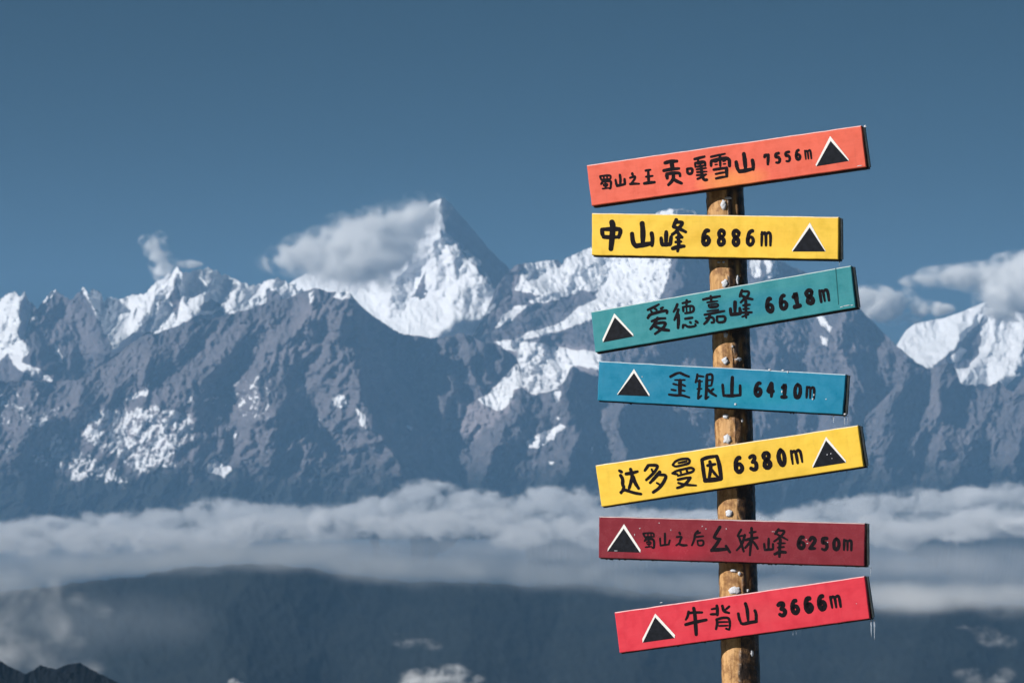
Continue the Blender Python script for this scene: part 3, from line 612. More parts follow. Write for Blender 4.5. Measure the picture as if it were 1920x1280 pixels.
# brush strokes of each glyph on its board, in mm from the board centre; last number of a stroke is the brush width
GLYPHS = [
 [
  ('character',[[[-441.5,26.3],[-437.6,13.7],8.4],[[-441.5,26.8],[-403.6,24.9],[-403.2,16.0],[-407.9,9.6],8.4],[[-437.6,13.2],[-407.6,12.1],7.6],[[-428.6,24.5],[-427.8,14.4],6.5],[[-416.3,24.1],[-416.6,14.1],6.5],[[-431.4,9.9],[-440.5,-1.4],8.4],[[-434.4,6.5],[-403.5,6.0],[-405.6,-8.7],[-408.5,-21.4],[-413.5,-18.9],9.2],[[-432.2,-2.6],[-416.5,-2.7],[-419.2,-10.6],[-431.4,-9.7],[-432.2,-2.6],6.1],[[-424.4,1.9],[-425.2,-18.1],6.9],[[-437.0,-17.5],[-412.9,-17.8],6.9]]),
  ('character',[[[-369.9,22.0],[-369.0,6.3],[-372.4,-13.3],9.9],[[-387.1,7.5],[-386.0,-6.4],[-384.3,-14.7],9.2],[[-384.3,-14.7],[-355.4,-13.1],9.9],[[-354.7,5.6],[-355.4,-13.6],9.9]]),
  ('character',[[[-325.6,20.8],[-323.9,13.1],9.9],[[-335.0,6.1],[-315.1,9.4],[-318.8,-0.6],[-331.9,-13.3],[-337.4,-15.6],9.2],[[-336.8,-15.1],[-321.7,-15.7],[-303.8,-18.7],9.9]]),
  ('character',[[[-277.3,23.1],[-259.0,23.6],9.2],[[-278.2,2.0],[-253.6,1.6],9.2],[[-287.1,-20.0],[-267.6,-19.6],[-249.0,-20.7],10.7],[[-267.7,22.3],[-270.2,-19.8],9.9]]),
  ('character',[[[-206.3,39.5],[-185.2,42.4],[-162.6,39.7],12.9],[[-213.4,14.1],[-188.1,15.4],[-157.7,13.8],13.6],[[-182.1,40.3],[-181.2,14.9],14.9],[[-203.8,1.6],[-178.7,1.5],[-157.2,-1.5],[-157.3,-12.6],12.3],[[-203.8,1.6],[-203.3,-14.1],12.3],[[-180.1,-2.1],[-181.9,-18.7],[-190.6,-28.0],[-202.0,-36.6],13.6],[[-181.0,-20.5],[-168.9,-29.3],[-154.1,-37.7],12.9]]),
  ('character',[[[-129.5,8.8],[-130.3,-4.8],[-124.3,-9.8],[-114.4,-8.7],[-110.5,7.6],[-129.5,8.8],10.3],[[-101.1,37.8],[-83.1,39.7],[-64.5,41.7],9.7],[[-99.9,24.6],[-100.4,10.0],9.0],[[-99.9,24.6],[-65.0,26.5],[-65.7,9.8],10.3],[[-87.7,37.6],[-89.9,27.4],7.8],[[-91.8,19.7],[-71.0,21.0],6.5],[[-96.0,11.1],[-67.7,11.7],7.8],[[-81.3,26.2],[-83.1,9.7],6.5],[[-98.0,2.3],[-63.3,2.3],7.8],[[-96.9,-7.3],[-62.4,-9.6],7.8],[[-99.1,-17.5],[-64.5,-19.1],7.8],[[-79.9,9.2],[-80.9,-20.0],[-75.2,-37.6],[-65.0,-37.3],11.0],[[-98.3,-30.6],[-77.1,-24.7],[-65.5,-17.9],7.8]]),
  ('character',[[[-42.2,37.6],[-16.0,39.7],[7.9,41.0],9.7],[[-10.8,37.4],[-13.1,2.1],9.7],[[-44.0,21.0],[-45.1,6.1],11.0],[[-42.7,22.9],[-10.9,26.5],[21.2,24.1],[18.7,-2.4],12.9],[[-31.3,18.2],[-22.2,18.0],5.8],[[-31.2,9.2],[-22.5,9.0],5.8],[[-2.3,16.9],[6.4,17.1],5.8],[[-2.6,7.3],[6.0,7.3],5.8],[[-38.3,-7.0],[-14.5,-6.6],[8.1,-6.8],9.7],[[7.5,-6.7],[5.6,-36.1],11.6],[[-32.4,-22.5],[-11.7,-20.8],[4.4,-21.3],9.0],[[-33.0,-37.7],[-13.4,-36.0],[5.0,-36.1],9.7]]),
  ('character',[[[43.2,8.8],[44.6,-12.3],[49.8,-25.1],12.9],[[72.7,32.9],[73.9,10.8],[73.3,-20.4],15.5],[[49.8,-25.1],[69.5,-25.8],[98.8,-22.9],15.5],[[99.9,6.8],[101.5,-7.7],[99.5,-26.2],13.6]]),
  ('digit',[[[143.4,10.3],[144.0,15.7],11.3],[[144.0,16.1],[156.8,16.3],11.4],[[156.8,17.3],[155.1,5.2],[151.7,-15.4],11.1]]),
  ('digit',[[[193.2,17.0],[181.9,16.0],[182.0,4.2],[187.8,5.2],[192.4,1.4],[194.8,-5.8],[191.7,-13.4],[186.0,-14.7],[181.2,-12.9],11.3]]),
  ('digit',[[[229.3,16.4],[216.4,15.7],[217.1,3.7],[222.6,5.4],[228.1,0.5],[229.4,-6.3],[226.8,-13.8],[221.0,-14.9],[216.4,-13.1],11.0]]),
  ('digit',[[[262.6,17.7],[258.9,17.7],[254.7,12.2],[251.6,0.9],[252.7,-9.6],[256.7,-14.0],[262.6,-12.0],[265.0,-4.4],[263.1,1.6],[258.0,4.4],[253.2,-0.8],10.3]]),
  ('letter',[[[283.7,13.1],[283.9,-16.3],7.5],[[283.1,7.3],[288.3,12.4],[292.4,9.2],[293.0,-16.2],7.3],[[292.9,8.6],[299.7,13.2],[302.4,8.9],[302.7,-16.4],7.5]]),
 ],
 [
  ('character',[[[-362.6,42.9],[-357.6,29.4],[-359.3,-10.6],[-362.1,-50.5],22.0],[[-396.8,16.6],[-395.1,1.5],[-390.7,-8.5],15.5],[[-396.8,16.6],[-364.9,18.3],[-340.7,19.1],[-329.6,16.1],[-331.2,2.5],[-336.3,-9.1],15.5],[[-390.7,-8.5],[-370.4,-10.1],[-337.4,-8.5],14.9]]),
  ('character',[[[-253.7,40.3],[-249.3,12.1],[-248.7,-30.8],18.7],[[-288.5,4.2],[-284.0,-26.1],[-273.6,-38.5],16.8],[[-273.6,-38.5],[-246.4,-33.9],[-213.9,-27.5],20.0],[[-218.6,7.4],[-214.1,-12.4],[-215.3,-36.5],14.9]]),
  ('character',[[[-184.1,-8.8],[-180.7,-28.6],[-178.8,-32.7],14.2],[[-178.8,-32.3],[-150.6,-30.6],14.2],[[-166.5,12.3],[-165.9,-28.3],15.5],[[-148.4,-4.1],[-150.7,-30.1],14.2],[[-132.2,53.5],[-138.1,38.8],[-143.2,29.4],14.2],[[-131.9,45.2],[-110.2,45.5],[-112.1,37.1],[-122.4,24.5],[-130.6,12.9],[-145.4,2.9],12.9],[[-141.0,29.4],[-131.2,26.4],[-118.0,22.0],[-97.0,12.4],12.9],[[-128.5,14.0],[-119.3,1.6],[-109.3,-6.1],12.3],[[-130.9,-6.9],[-109.3,-6.1],11.0],[[-123.5,-2.6],[-120.2,-31.7],[-123.7,-53.6],13.6],[[-132.5,-22.6],[-112.0,-20.1],11.0],[[-142.5,-44.6],[-120.0,-37.5],[-101.0,-35.6],13.6]]),
  ('digit',[[[-16.7,17.9],[-24.8,19.0],[-31.8,9.7],[-34.8,-8.2],[-34.4,-22.1],[-27.1,-30.3],[-18.2,-26.5],[-13.4,-15.1],[-18.0,-5.9],[-23.8,-1.3],[-33.0,-10.8],15.0]]),
  ('digit',[[[37.9,11.6],[34.5,18.5],[25.3,20.4],[19.5,11.7],[21.3,2.4],[28.1,-2.7],[37.4,-12.1],[38.9,-21.3],[31.9,-29.1],[24.8,-29.4],[18.8,-20.5],[21.4,-9.7],[29.0,-2.8],[37.2,2.5],[39.0,10.3],15.3]]),
  ('digit',[[[89.8,11.4],[84.4,17.6],[76.2,20.3],[70.2,12.8],[72.2,2.5],[80.5,-4.5],[87.9,-12.1],[89.3,-21.6],[83.2,-29.6],[76.7,-28.3],[71.4,-20.9],[72.5,-10.4],[79.4,-2.7],[88.0,2.2],[90.5,10.0],15.4]]),
  ('digit',[[[137.4,19.4],[131.6,19.6],[124.2,11.0],[121.3,-5.7],[121.2,-21.0],[129.1,-28.6],[136.7,-24.9],[141.4,-14.7],[137.8,-3.3],[130.2,-0.2],[122.8,-8.2],14.6]]),
  ('letter',[[[170.0,15.9],[170.0,-30.0],10.9],[[168.9,7.5],[178.7,14.7],[183.6,10.5],[185.4,-29.6],11.7],[[184.9,8.3],[192.8,16.6],[200.2,9.7],[200.6,-28.9],10.9]]),
 ],
 [
  ('character',[[[-256.1,42.4],[-233.6,47.8],[-213.3,54.8],9.2],[[-230.7,43.2],[-223.8,36.5],8.5],[[-209.8,38.7],[-200.4,41.8],9.2],[[-244.9,37.1],[-241.2,29.5],7.8],[[-259.8,14.9],[-251.5,25.5],[-219.7,28.9],[-187.1,30.3],[-190.4,19.8],10.6],[[-247.9,1.8],[-223.1,6.9],[-198.3,3.9],9.9],[[-224.9,10.6],[-237.2,-6.9],[-256.7,-23.9],11.3],[[-239.4,-8.8],[-215.7,-7.7],[-198.3,-11.1],[-208.9,-25.9],[-227.1,-35.1],[-242.7,-42.4],9.9],[[-239.8,-16.1],[-219.2,-30.2],[-192.2,-38.6],11.3]]),
  ('character',[[[-149.1,43.9],[-157.2,30.3],[-166.6,20.4],9.9],[[-147.7,26.4],[-156.3,9.4],[-167.8,-7.5],10.6],[[-150.9,8.5],[-153.9,-14.0],[-159.0,-36.1],12.0],[[-131.1,44.3],[-102.3,45.6],8.5],[[-114.3,52.4],[-118.2,35.2],9.2],[[-130.9,30.4],[-131.8,16.3],8.5],[[-131.9,31.3],[-111.6,31.3],[-93.1,28.2],[-96.1,8.5],[-127.0,9.1],9.2],[[-118.8,28.4],[-120.7,12.6],5.6],[[-106.1,28.5],[-108.6,10.6],5.6],[[-129.8,-9.3],[-103.7,-9.8],9.2],[[-138.7,-28.4],[-142.8,-39.3],9.2],[[-132.9,-29.4],[-123.7,-39.2],[-95.2,-39.9],[-97.1,-32.2],9.2],[[-114.1,-22.9],[-111.6,-27.0],9.2],[[-93.8,-22.9],[-87.8,-30.1],9.2]]),
  ('character',[[[-57.3,44.3],[-28.5,45.9],[3.4,45.4],9.2],[[-28.8,52.1],[-29.6,31.6],8.5],[[-44.8,32.6],[-7.2,30.8],7.8],[[-41.4,24.0],[-6.1,22.6],[-10.4,10.0],[-40.3,12.8],[-41.4,24.0],7.0],[[-37.1,17.8],[-11.9,15.8],4.9],[[-49.4,2.9],[-9.3,1.8],7.0],[[-60.0,-7.3],[-22.4,-6.7],[10.8,-6.2],9.2],[[-57.7,-19.8],[-31.4,-18.9],[-29.6,-37.6],[-40.3,-37.6],9.2],[[-42.2,-12.1],[-51.9,-28.8],[-66.4,-37.8],9.9],[[-18.0,-20.7],[-21.0,-40.4],[6.9,-43.2],[11.6,-23.9],[-17.5,-20.4],9.2]]),
  ('character',[[[32.7,-1.9],[31.0,-22.1],12.7],[[31.0,-22.1],[64.6,-24.4],12.7],[[52.2,17.7],[45.1,-22.2],13.4],[[65.2,-5.1],[64.6,-24.4],12.0],[[82.5,53.2],[71.1,32.7],10.6],[[80.6,48.9],[105.9,45.0],[101.6,32.1],[83.4,21.5],[70.7,12.2],9.2],[[76.3,36.4],[91.0,24.8],[113.2,16.4],9.9],[[78.0,1.4],[101.3,0.2],8.5],[[89.6,15.9],[84.5,-17.5],[81.9,-41.7],10.6],[[76.5,-11.1],[97.0,-12.3],7.8],[[70.8,-22.0],[104.2,-26.5],9.2],[[68.7,-35.8],[91.7,-31.2],7.8]]),
  ('digit',[[[175.2,7.3],[168.7,8.7],[163.5,-0.3],[158.9,-16.3],[161.2,-27.9],[167.4,-35.3],[174.6,-33.7],[178.8,-22.4],[175.0,-12.9],[170.0,-10.9],[160.4,-17.8],15.2]]),
  ('digit',[[[223.9,9.8],[217.7,11.1],[210.6,1.5],[207.3,-13.2],[207.4,-27.4],[213.7,-33.9],[221.8,-32.0],[228.0,-21.0],[223.8,-11.9],[217.4,-7.9],[208.4,-16.8],14.9]]),
  ('digit',[[[253.7,-0.7],[260.1,4.5],[263.5,13.0],[263.0,-10.6],[264.3,-32.2],16.6],[[252.9,-33.8],[272.7,-32.2],16.0]]),
  ('digit',[[[319.2,5.4],[315.1,13.1],[306.2,13.1],[299.1,5.8],[301.3,-3.3],[310.3,-7.8],[316.9,-15.1],[319.3,-24.8],[313.8,-31.2],[305.5,-30.0],[299.5,-23.8],[303.0,-14.3],[309.2,-7.1],[316.8,-1.8],[318.2,4.5],14.4]]),
  ('letter',[[[345.8,6.8],[345.9,-32.8],10.2],[[345.4,-0.6],[353.8,6.1],[357.4,1.7],[358.3,-31.9],10.7],[[358.8,1.2],[367.5,6.0],[373.0,0.8],[372.9,-31.7],10.6]]),
 ],
 [
  ('character',[[[-174.8,27.1],[-154.0,39.5],[-140.7,42.9],10.0],[[-141.1,42.3],[-123.8,35.1],[-108.6,31.1],9.5],[[-158.3,17.2],[-122.8,19.0],6.7],[[-139.6,17.3],[-137.6,-31.1],13.9],[[-163.1,3.8],[-147.9,0.7],7.8],[[-131.2,3.0],[-119.8,-1.4],7.8],[[-168.5,-16.3],[-152.5,-17.9],7.8],[[-131.9,-16.8],[-120.7,-17.6],7.8],[[-175.9,-33.2],[-149.6,-35.0],[-131.0,-32.5],[-103.5,-39.1],9.5]]),
  ('character',[[[-79.9,41.0],[-80.4,27.6],[-84.2,13.0],8.9],[[-79.0,35.3],[-56.6,33.8],7.3],[[-79.8,17.4],[-61.2,17.5],7.3],[[-71.1,20.9],[-70.1,-5.9],[-72.5,-27.5],[-72.6,-41.8],10.0],[[-77.3,-9.0],[-61.6,-7.2],6.1],[[-72.2,-41.8],[-61.7,-30.5],7.3],[[-46.2,40.6],[-28.4,44.3],[-25.6,28.7],[-28.5,5.3],8.4],[[-43.8,22.3],[-26.3,24.7],6.1],[[-46.6,38.3],[-44.8,-8.1],[-45.7,-40.4],10.6],[[-41.8,2.8],[-28.9,5.3],6.7],[[-45.3,-40.3],[-35.6,-32.6],7.3],[[-41.1,-7.9],[-27.4,-19.7],[-10.2,-28.6],10.0],[[-20.9,-5.4],[-28.7,-13.5],7.3]]),
  ('character',[[[10.6,10.6],[13.6,-8.5],[16.0,-26.2],10.6],[[43.3,37.3],[43.7,5.6],[45.0,-22.9],12.8],[[16.0,-26.2],[45.1,-25.7],[74.8,-21.2],11.2],[[71.6,11.2],[74.4,-20.9],11.2]]),
  ('digit',[[[141.3,21.5],[136.1,23.0],[129.1,14.8],[125.7,-1.1],[127.2,-14.4],[133.6,-19.9],[140.9,-17.6],[145.3,-7.3],[142.2,1.9],[134.9,3.9],[128.5,-3.8],14.0]]),
  ('digit',[[[180.5,24.1],[174.8,9.3],[170.1,-2.9],[178.4,-4.4],[188.3,-2.2],14.5],[[181.4,22.7],[182.8,1.1],[182.4,-20.8],14.4]]),
  ('digit',[[[219.4,11.0],[222.7,15.5],[227.3,22.8],[227.2,1.0],[227.6,-19.2],14.5],[[217.9,-19.9],[234.0,-19.2],13.7]]),
  ('digit',[[[271.3,25.8],[265.3,19.5],[262.0,6.3],[263.6,-8.4],[266.4,-18.2],[274.4,-18.9],[279.8,-10.5],[281.4,3.9],[278.9,19.5],[271.5,24.5],13.7]]),
  ('letter',[[[303.8,18.7],[303.5,-18.0],9.6],[[302.6,12.0],[309.7,18.9],[315.4,15.2],[315.8,-18.6],9.6],[[316.7,13.4],[323.0,19.0],[328.5,14.3],[329.1,-19.1],9.9]]),
 ],
 [
  ('character',[[[-381.8,41.8],[-372.8,35.0],11.5],[[-379.6,25.4],[-372.9,11.2],[-377.0,-8.0],[-372.2,-17.9],[-386.4,-35.3],13.5],[[-387.7,-32.9],[-373.3,-25.0],[-356.5,-33.4],[-337.1,-42.4],[-315.4,-48.8],11.5],[[-359.5,26.9],[-338.2,26.6],[-316.6,29.0],12.8],[[-340.7,41.3],[-337.4,17.0],[-344.8,-1.7],[-355.8,-23.8],14.2],[[-335.0,14.5],[-331.9,-7.9],[-321.6,-28.8],12.8]]),
  ('character',[[[-275.6,44.2],[-291.4,27.9],12.2],[[-275.6,44.2],[-257.5,42.2],[-242.1,37.8],[-251.1,24.2],[-269.4,9.3],[-291.0,-4.0],10.8],[[-266.3,29.7],[-264.2,20.6],8.1],[[-238.5,16.4],[-259.4,-0.9],[-278.9,-15.7],12.8],[[-244.4,7.4],[-215.8,2.1],[-230.3,-20.5],[-251.5,-39.4],[-273.1,-49.0],12.2],[[-255.3,-19.1],[-246.6,-25.2],8.8]]),
  ('character',[[[-190.2,32.7],[-179.3,43.8],[-158.1,48.3],[-133.3,46.2],[-127.9,36.7],[-133.7,28.8],[-159.1,26.6],[-182.1,25.4],[-190.5,33.2],9.5],[[-169.1,36.2],[-139.1,37.9],8.1],[[-196.2,4.7],[-179.7,11.1],[-151.9,13.5],[-126.8,14.2],[-116.9,7.3],[-124.5,-1.0],[-154.6,-4.2],[-177.8,-6.3],10.1],[[-178.1,-0.8],[-196.2,4.7],8.1],[[-166.2,6.9],[-165.2,-1.6],8.1],[[-143.8,7.3],[-142.1,-0.1],8.1],[[-179.7,-19.1],[-156.6,-17.5],[-133.8,-17.5],9.5],[[-134.4,-18.3],[-150.1,-34.4],[-169.8,-44.2],[-186.8,-46.5],10.1],[[-179.8,-30.1],[-159.9,-39.1],[-137.8,-43.8],[-118.4,-47.7],10.1]]),
  ('character',[[[-85.7,34.8],[-86.0,-2.3],[-86.0,-35.0],13.5],[[-85.6,35.4],[-66.0,40.2],[-32.5,39.5],12.8],[[-32.5,39.5],[-27.4,10.9],[-28.1,-38.6],14.2],[[-86.1,-35.6],[-59.6,-37.3],[-29.3,-38.9],15.5],[[-69.7,12.8],[-41.0,13.6],10.8],[[-59.1,26.0],[-57.8,4.5],[-69.6,-28.6],12.8],[[-58.0,0.2],[-47.7,-18.8],[-38.3,-31.0],10.8]]),
  ('digit',[[[45.9,22.0],[38.8,22.3],[31.4,12.9],[28.1,-4.4],[28.2,-17.3],[36.7,-25.4],[44.8,-22.3],[51.1,-12.9],[46.0,-0.8],[38.9,3.0],[30.0,-6.8],15.2]]),
  ('digit',[[[80.1,17.0],[86.9,22.1],[96.8,20.0],[97.4,11.2],[87.6,0.7],14.6],[[88.1,2.1],[98.1,-0.8],[100.4,-11.1],[97.2,-22.9],[88.7,-24.8],[78.9,-18.0],14.7]]),
  ('digit',[[[147.7,17.1],[143.6,23.9],[134.5,24.6],[127.7,18.0],[130.7,7.9],[138.4,0.6],[146.0,-7.3],[148.0,-16.8],[142.8,-24.0],[133.9,-24.7],[127.6,-17.8],[130.2,-6.1],[138.5,2.1],[145.6,7.2],[147.9,17.3],15.9]]),
  ('digit',[[[190.8,27.7],[184.3,20.3],[179.4,7.1],[181.5,-11.3],[186.2,-21.6],[191.9,-23.8],[198.2,-14.7],[200.1,4.6],[197.5,21.4],[189.7,27.5],16.7]]),
  ('letter',[[[225.3,19.5],[224.7,-25.3],10.5],[[225.3,10.1],[233.4,17.5],[240.6,14.1],[242.1,-25.0],11.2],[[241.8,12.7],[250.0,18.6],[257.2,11.9],[258.1,-24.0],10.8]]),
 ],
 [
  ('character',[[[-304.9,16.5],[-299.3,5.2],7.1],[[-304.5,17.1],[-266.9,20.2],[-266.7,6.1],7.1],[[-299.3,4.8],[-268.9,6.8],6.5],[[-288.6,16.9],[-287.4,7.2],5.2],[[-277.7,17.8],[-276.5,7.5],5.2],[[-294.9,1.2],[-299.5,-9.3],7.1],[[-296.6,-3.5],[-266.6,0.5],[-265.0,-31.2],[-272.2,-30.4],8.4],[[-292.1,-11.6],[-277.3,-10.2],[-277.2,-19.1],[-290.8,-20.5],[-292.1,-11.6],5.2],[[-285.0,-6.2],[-283.6,-27.6],5.8],[[-296.6,-29.4],[-274.9,-26.5],5.8]]),
  ('character',[[[-244.9,2.1],[-243.2,-22.3],7.1],[[-227.8,19.1],[-227.2,-21.4],9.0],[[-243.2,-22.3],[-212.1,-17.7],7.1],[[-210.2,-3.2],[-213.9,-17.3],7.8]]),
  ('character',[[[-177.1,23.6],[-173.7,17.5],8.4],[[-186.1,7.8],[-167.2,10.4],[-173.0,-1.7],[-175.5,-12.1],[-187.9,-20.8],7.8],[[-175.4,-16.7],[-164.6,-19.7],[-149.9,-18.7],8.4]]),
  ('character',[[[-111.5,30.5],[-121.6,20.3],[-123.5,1.7],[-132.2,-19.2],9.0],[[-121.5,9.6],[-91.9,13.5],7.1],[[-113.1,-2.6],[-91.7,0.1],[-91.4,-17.6],[-110.3,-19.2],[-113.1,-2.6],7.8],[[-120.3,19.9],[-102.8,25.3],6.5]]),
  ('character',[[[-34.1,46.1],[-44.9,28.4],[-55.3,10.4],11.2],[[-55.3,10.4],[-44.5,5.7],[-31.6,5.3],10.0],[[-34.4,5.3],[-47.9,-16.1],[-63.9,-35.7],12.3],[[-62.5,-32.9],[-34.8,-30.3],[-9.0,-27.8],12.8],[[-12.8,-17.2],[-5.3,-29.1],[1.8,-38.1],10.0]]),
  ('character',[[[39.7,39.2],[27.5,17.9],8.4],[[31.2,16.3],[38.5,-1.3],[49.6,-34.3],8.9],[[52.8,21.8],[44.1,-10.0],[24.6,-31.4],8.9],[[27.6,15.8],[53.8,20.1],7.3],[[69.2,29.3],[91.1,33.4],8.4],[[55.3,4.5],[75.0,10.0],[96.9,14.1],9.5],[[75.4,45.4],[76.7,17.5],[73.5,-12.7],[70.7,-46.1],9.5],[[73.3,2.9],[60.7,-14.8],[53.8,-22.1],8.4],[[78.8,3.0],[91.8,-12.2],[97.8,-24.0],8.4]]),
  ('character',[[[120.0,-6.4],[122.3,-26.9],8.9],[[135.3,11.6],[135.1,-25.1],9.5],[[122.3,-26.9],[150.4,-24.0],8.9],[[150.1,-5.6],[151.3,-23.9],8.4],[[169.5,44.3],[157.3,27.1],8.9],[[166.3,39.0],[191.4,39.6],[184.3,27.4],[166.3,11.1],[154.0,2.3],8.4],[[164.3,26.5],[180.8,18.5],[200.5,8.8],8.4],[[166.5,-3.4],[192.0,-2.3],7.3],[[175.4,11.3],[174.0,-16.9],[172.9,-48.4],10.0],[[166.7,-17.5],[188.5,-14.8],6.7],[[156.4,-40.0],[174.2,-31.4],[194.2,-32.6],10.6]]),
  ('digit',[[[254.6,18.5],[247.7,20.3],[242.7,12.6],[237.7,-2.2],[239.9,-13.4],[246.7,-18.4],[254.1,-16.0],[258.0,-7.5],[254.3,0.7],[248.2,3.1],[240.4,-2.8],13.3]]),
  ('digit',[[[276.4,9.2],[281.5,18.3],[288.4,19.1],[294.3,13.4],[294.2,5.3],[286.7,-4.9],[276.3,-18.0],12.6],[[276.7,-17.6],[295.7,-16.9],12.0]]),
  ('digit',[[[335.4,17.2],[320.6,17.2],[320.8,2.0],[326.8,3.2],[334.1,-0.6],[336.6,-10.2],[331.8,-19.7],[325.9,-21.2],[318.8,-18.0],12.7]]),
  ('digit',[[[368.3,17.8],[362.0,12.9],[358.8,2.3],[359.8,-10.7],[363.3,-18.1],[369.2,-18.8],[374.6,-12.6],[377.3,0.9],[373.4,13.0],[367.4,17.4],12.8]]),
  ('letter',[[[394.5,14.4],[393.7,-19.6],9.4],[[392.8,6.9],[399.8,13.5],[405.6,9.5],[405.5,-20.0],8.9],[[406.2,8.5],[414.0,14.6],[419.1,8.8],[418.3,-20.0],8.7]]),
 ],
 [
  ('character',[[[-176.5,36.9],[-182.2,21.9],[-191.2,10.6],10.5],[[-179.0,32.0],[-157.2,31.1],[-129.6,27.6],10.0],[[-194.6,-5.3],[-172.6,-2.2],[-118.7,1.0],11.0],[[-157.3,46.7],[-156.3,26.5],[-158.5,-3.7],[-162.3,-44.1],14.5]]),
  ('character',[[[-95.6,33.9],[-77.9,34.7],8.0],[[-75.6,43.5],[-75.3,29.9],[-79.0,11.5],11.5],[[-101.5,17.4],[-79.3,15.0],9.0],[[-56.6,40.1],[-55.0,20.7],[-36.5,13.1],11.0],[[-32.7,34.9],[-49.0,24.7],8.5],[[-83.8,-2.9],[-82.2,-14.0],[-91.0,-34.9],10.0],[[-83.8,-2.9],[-63.2,0.7],[-41.9,-2.2],[-38.7,-13.5],[-40.4,-29.2],[-45.0,-42.7],10.0],[[-76.9,-12.3],[-45.7,-15.7],7.0],[[-78.9,-24.9],[-47.6,-27.8],7.0],[[-55.5,-37.1],[-45.0,-42.7],8.0]]),
  ('character',[[[-5.5,7.3],[-4.9,-10.1],[-1.1,-25.3],11.5],[[-1.3,-26.2],[6.8,-30.5],[30.5,-27.9],[53.7,-27.9],11.5],[[24.2,37.4],[27.7,17.4],[24.8,-22.1],13.0],[[53.0,9.5],[56.1,-2.4],[52.0,-28.1],12.0]]),
  ('digit',[[[135.1,15.4],[144.0,21.1],[153.8,18.9],[152.7,10.4],[144.0,2.6],15.8],[[142.9,1.9],[152.4,-0.6],[157.2,-8.6],[151.9,-18.3],[144.2,-20.8],[135.8,-14.7],15.4]]),
  ('digit',[[[197.9,22.3],[191.9,22.6],[186.2,14.6],[182.0,-0.4],[183.8,-13.0],[190.3,-19.0],[197.3,-16.1],[202.4,-7.9],[199.1,2.4],[192.8,5.3],[183.9,-2.0],15.5]]),
  ('digit',[[[246.0,23.4],[238.6,24.2],[232.9,15.9],[230.3,1.0],[231.3,-13.4],[237.0,-20.0],[244.4,-16.6],[249.6,-7.7],[245.6,3.6],[238.6,5.2],[231.7,-2.2],16.6]]),
  ('digit',[[[291.4,24.6],[285.7,25.6],[278.9,17.2],[275.6,1.4],[277.7,-11.7],[282.9,-19.1],[290.0,-15.9],[295.1,-5.5],[292.4,4.0],[285.5,7.1],[277.4,-0.4],15.7]]),
  ('letter',[[[317.1,19.1],[317.9,-18.2],10.4],[[317.9,12.5],[325.1,19.3],[331.9,15.3],[331.7,-18.4],10.6],[[333.0,14.7],[342.8,19.7],[346.7,14.6],[346.9,-18.4],10.4]]),
 ],
]
# mountain symbol: outer apex, left, right; inner apex, left, right (mm)
SYMBOL = [
 [[374.6,49.3],[314.9,-39.3],[428.9,-37.2],[374.5,33.1],[317.0,-45.0],[428.3,-42.5]],
 [[333.8,50.5],[276.2,-42.2],[390.8,-41.8],[333.8,34.3],[277.5,-47.6],[391.0,-45.6]],
 [[-375.4,50.8],[-431.3,-30.3],[-319.2,-30.2],[-375.5,37.1],[-430.6,-40.6],[-319.8,-38.6]],
 [[-305.3,47.0],[-359.7,-41.1],[-244.5,-36.4],[-304.4,33.4],[-359.5,-44.9],[-245.3,-43.2]],
 [[351.3,47.0],[290.8,-39.9],[406.2,-40.6],[349.5,35.4],[290.7,-48.0],[405.2,-47.7]],
 [[-373.8,46.9],[-430.3,-38.1],[-313.2,-39.2],[-374.7,31.9],[-431.3,-48.0],[-314.8,-48.5]],
 [[-294.6,46.2],[-353.4,-32.8],[-236.2,-34.7],[-296.6,33.9],[-353.7,-45.5],[-239.8,-45.2]],
]

BOARD_INFO = [
 ('coral orange board at the top reading 蜀山之王 贡嘎雪山 7556m', (0.80, 0.135, 0.08), (0.84, 0.29, 0.07)),
 ('yellow board reading 中山峰 6886m', (0.88, 0.57, 0.06), (0.86, 0.52, 0.05)),
 ('teal green board reading 爱德嘉峰 6618m', (0.040, 0.27, 0.305), (0.02, 0.23, 0.31)),
 ('blue board reading 金银山 6410m', (0.014, 0.225, 0.375), (0.01, 0.25, 0.36)),
 ('yellow board reading 达多曼因 6380m', (0.88, 0.57, 0.06), (0.86, 0.52, 0.05)),
 ('dark wine red board reading 蜀山之后 幺妹峰 6250m', (0.235, 0.030, 0.042), (0.42, 0.03, 0.05)),
 ('bright red board at the bottom reading 牛背山 3666m', (0.70, 0.040, 0.065), (0.66, 0.05, 0.07)),
]
YAW = math.radians(20.0)
nrm = Vector((-math.sin(YAW), -math.cos(YAW), 0))

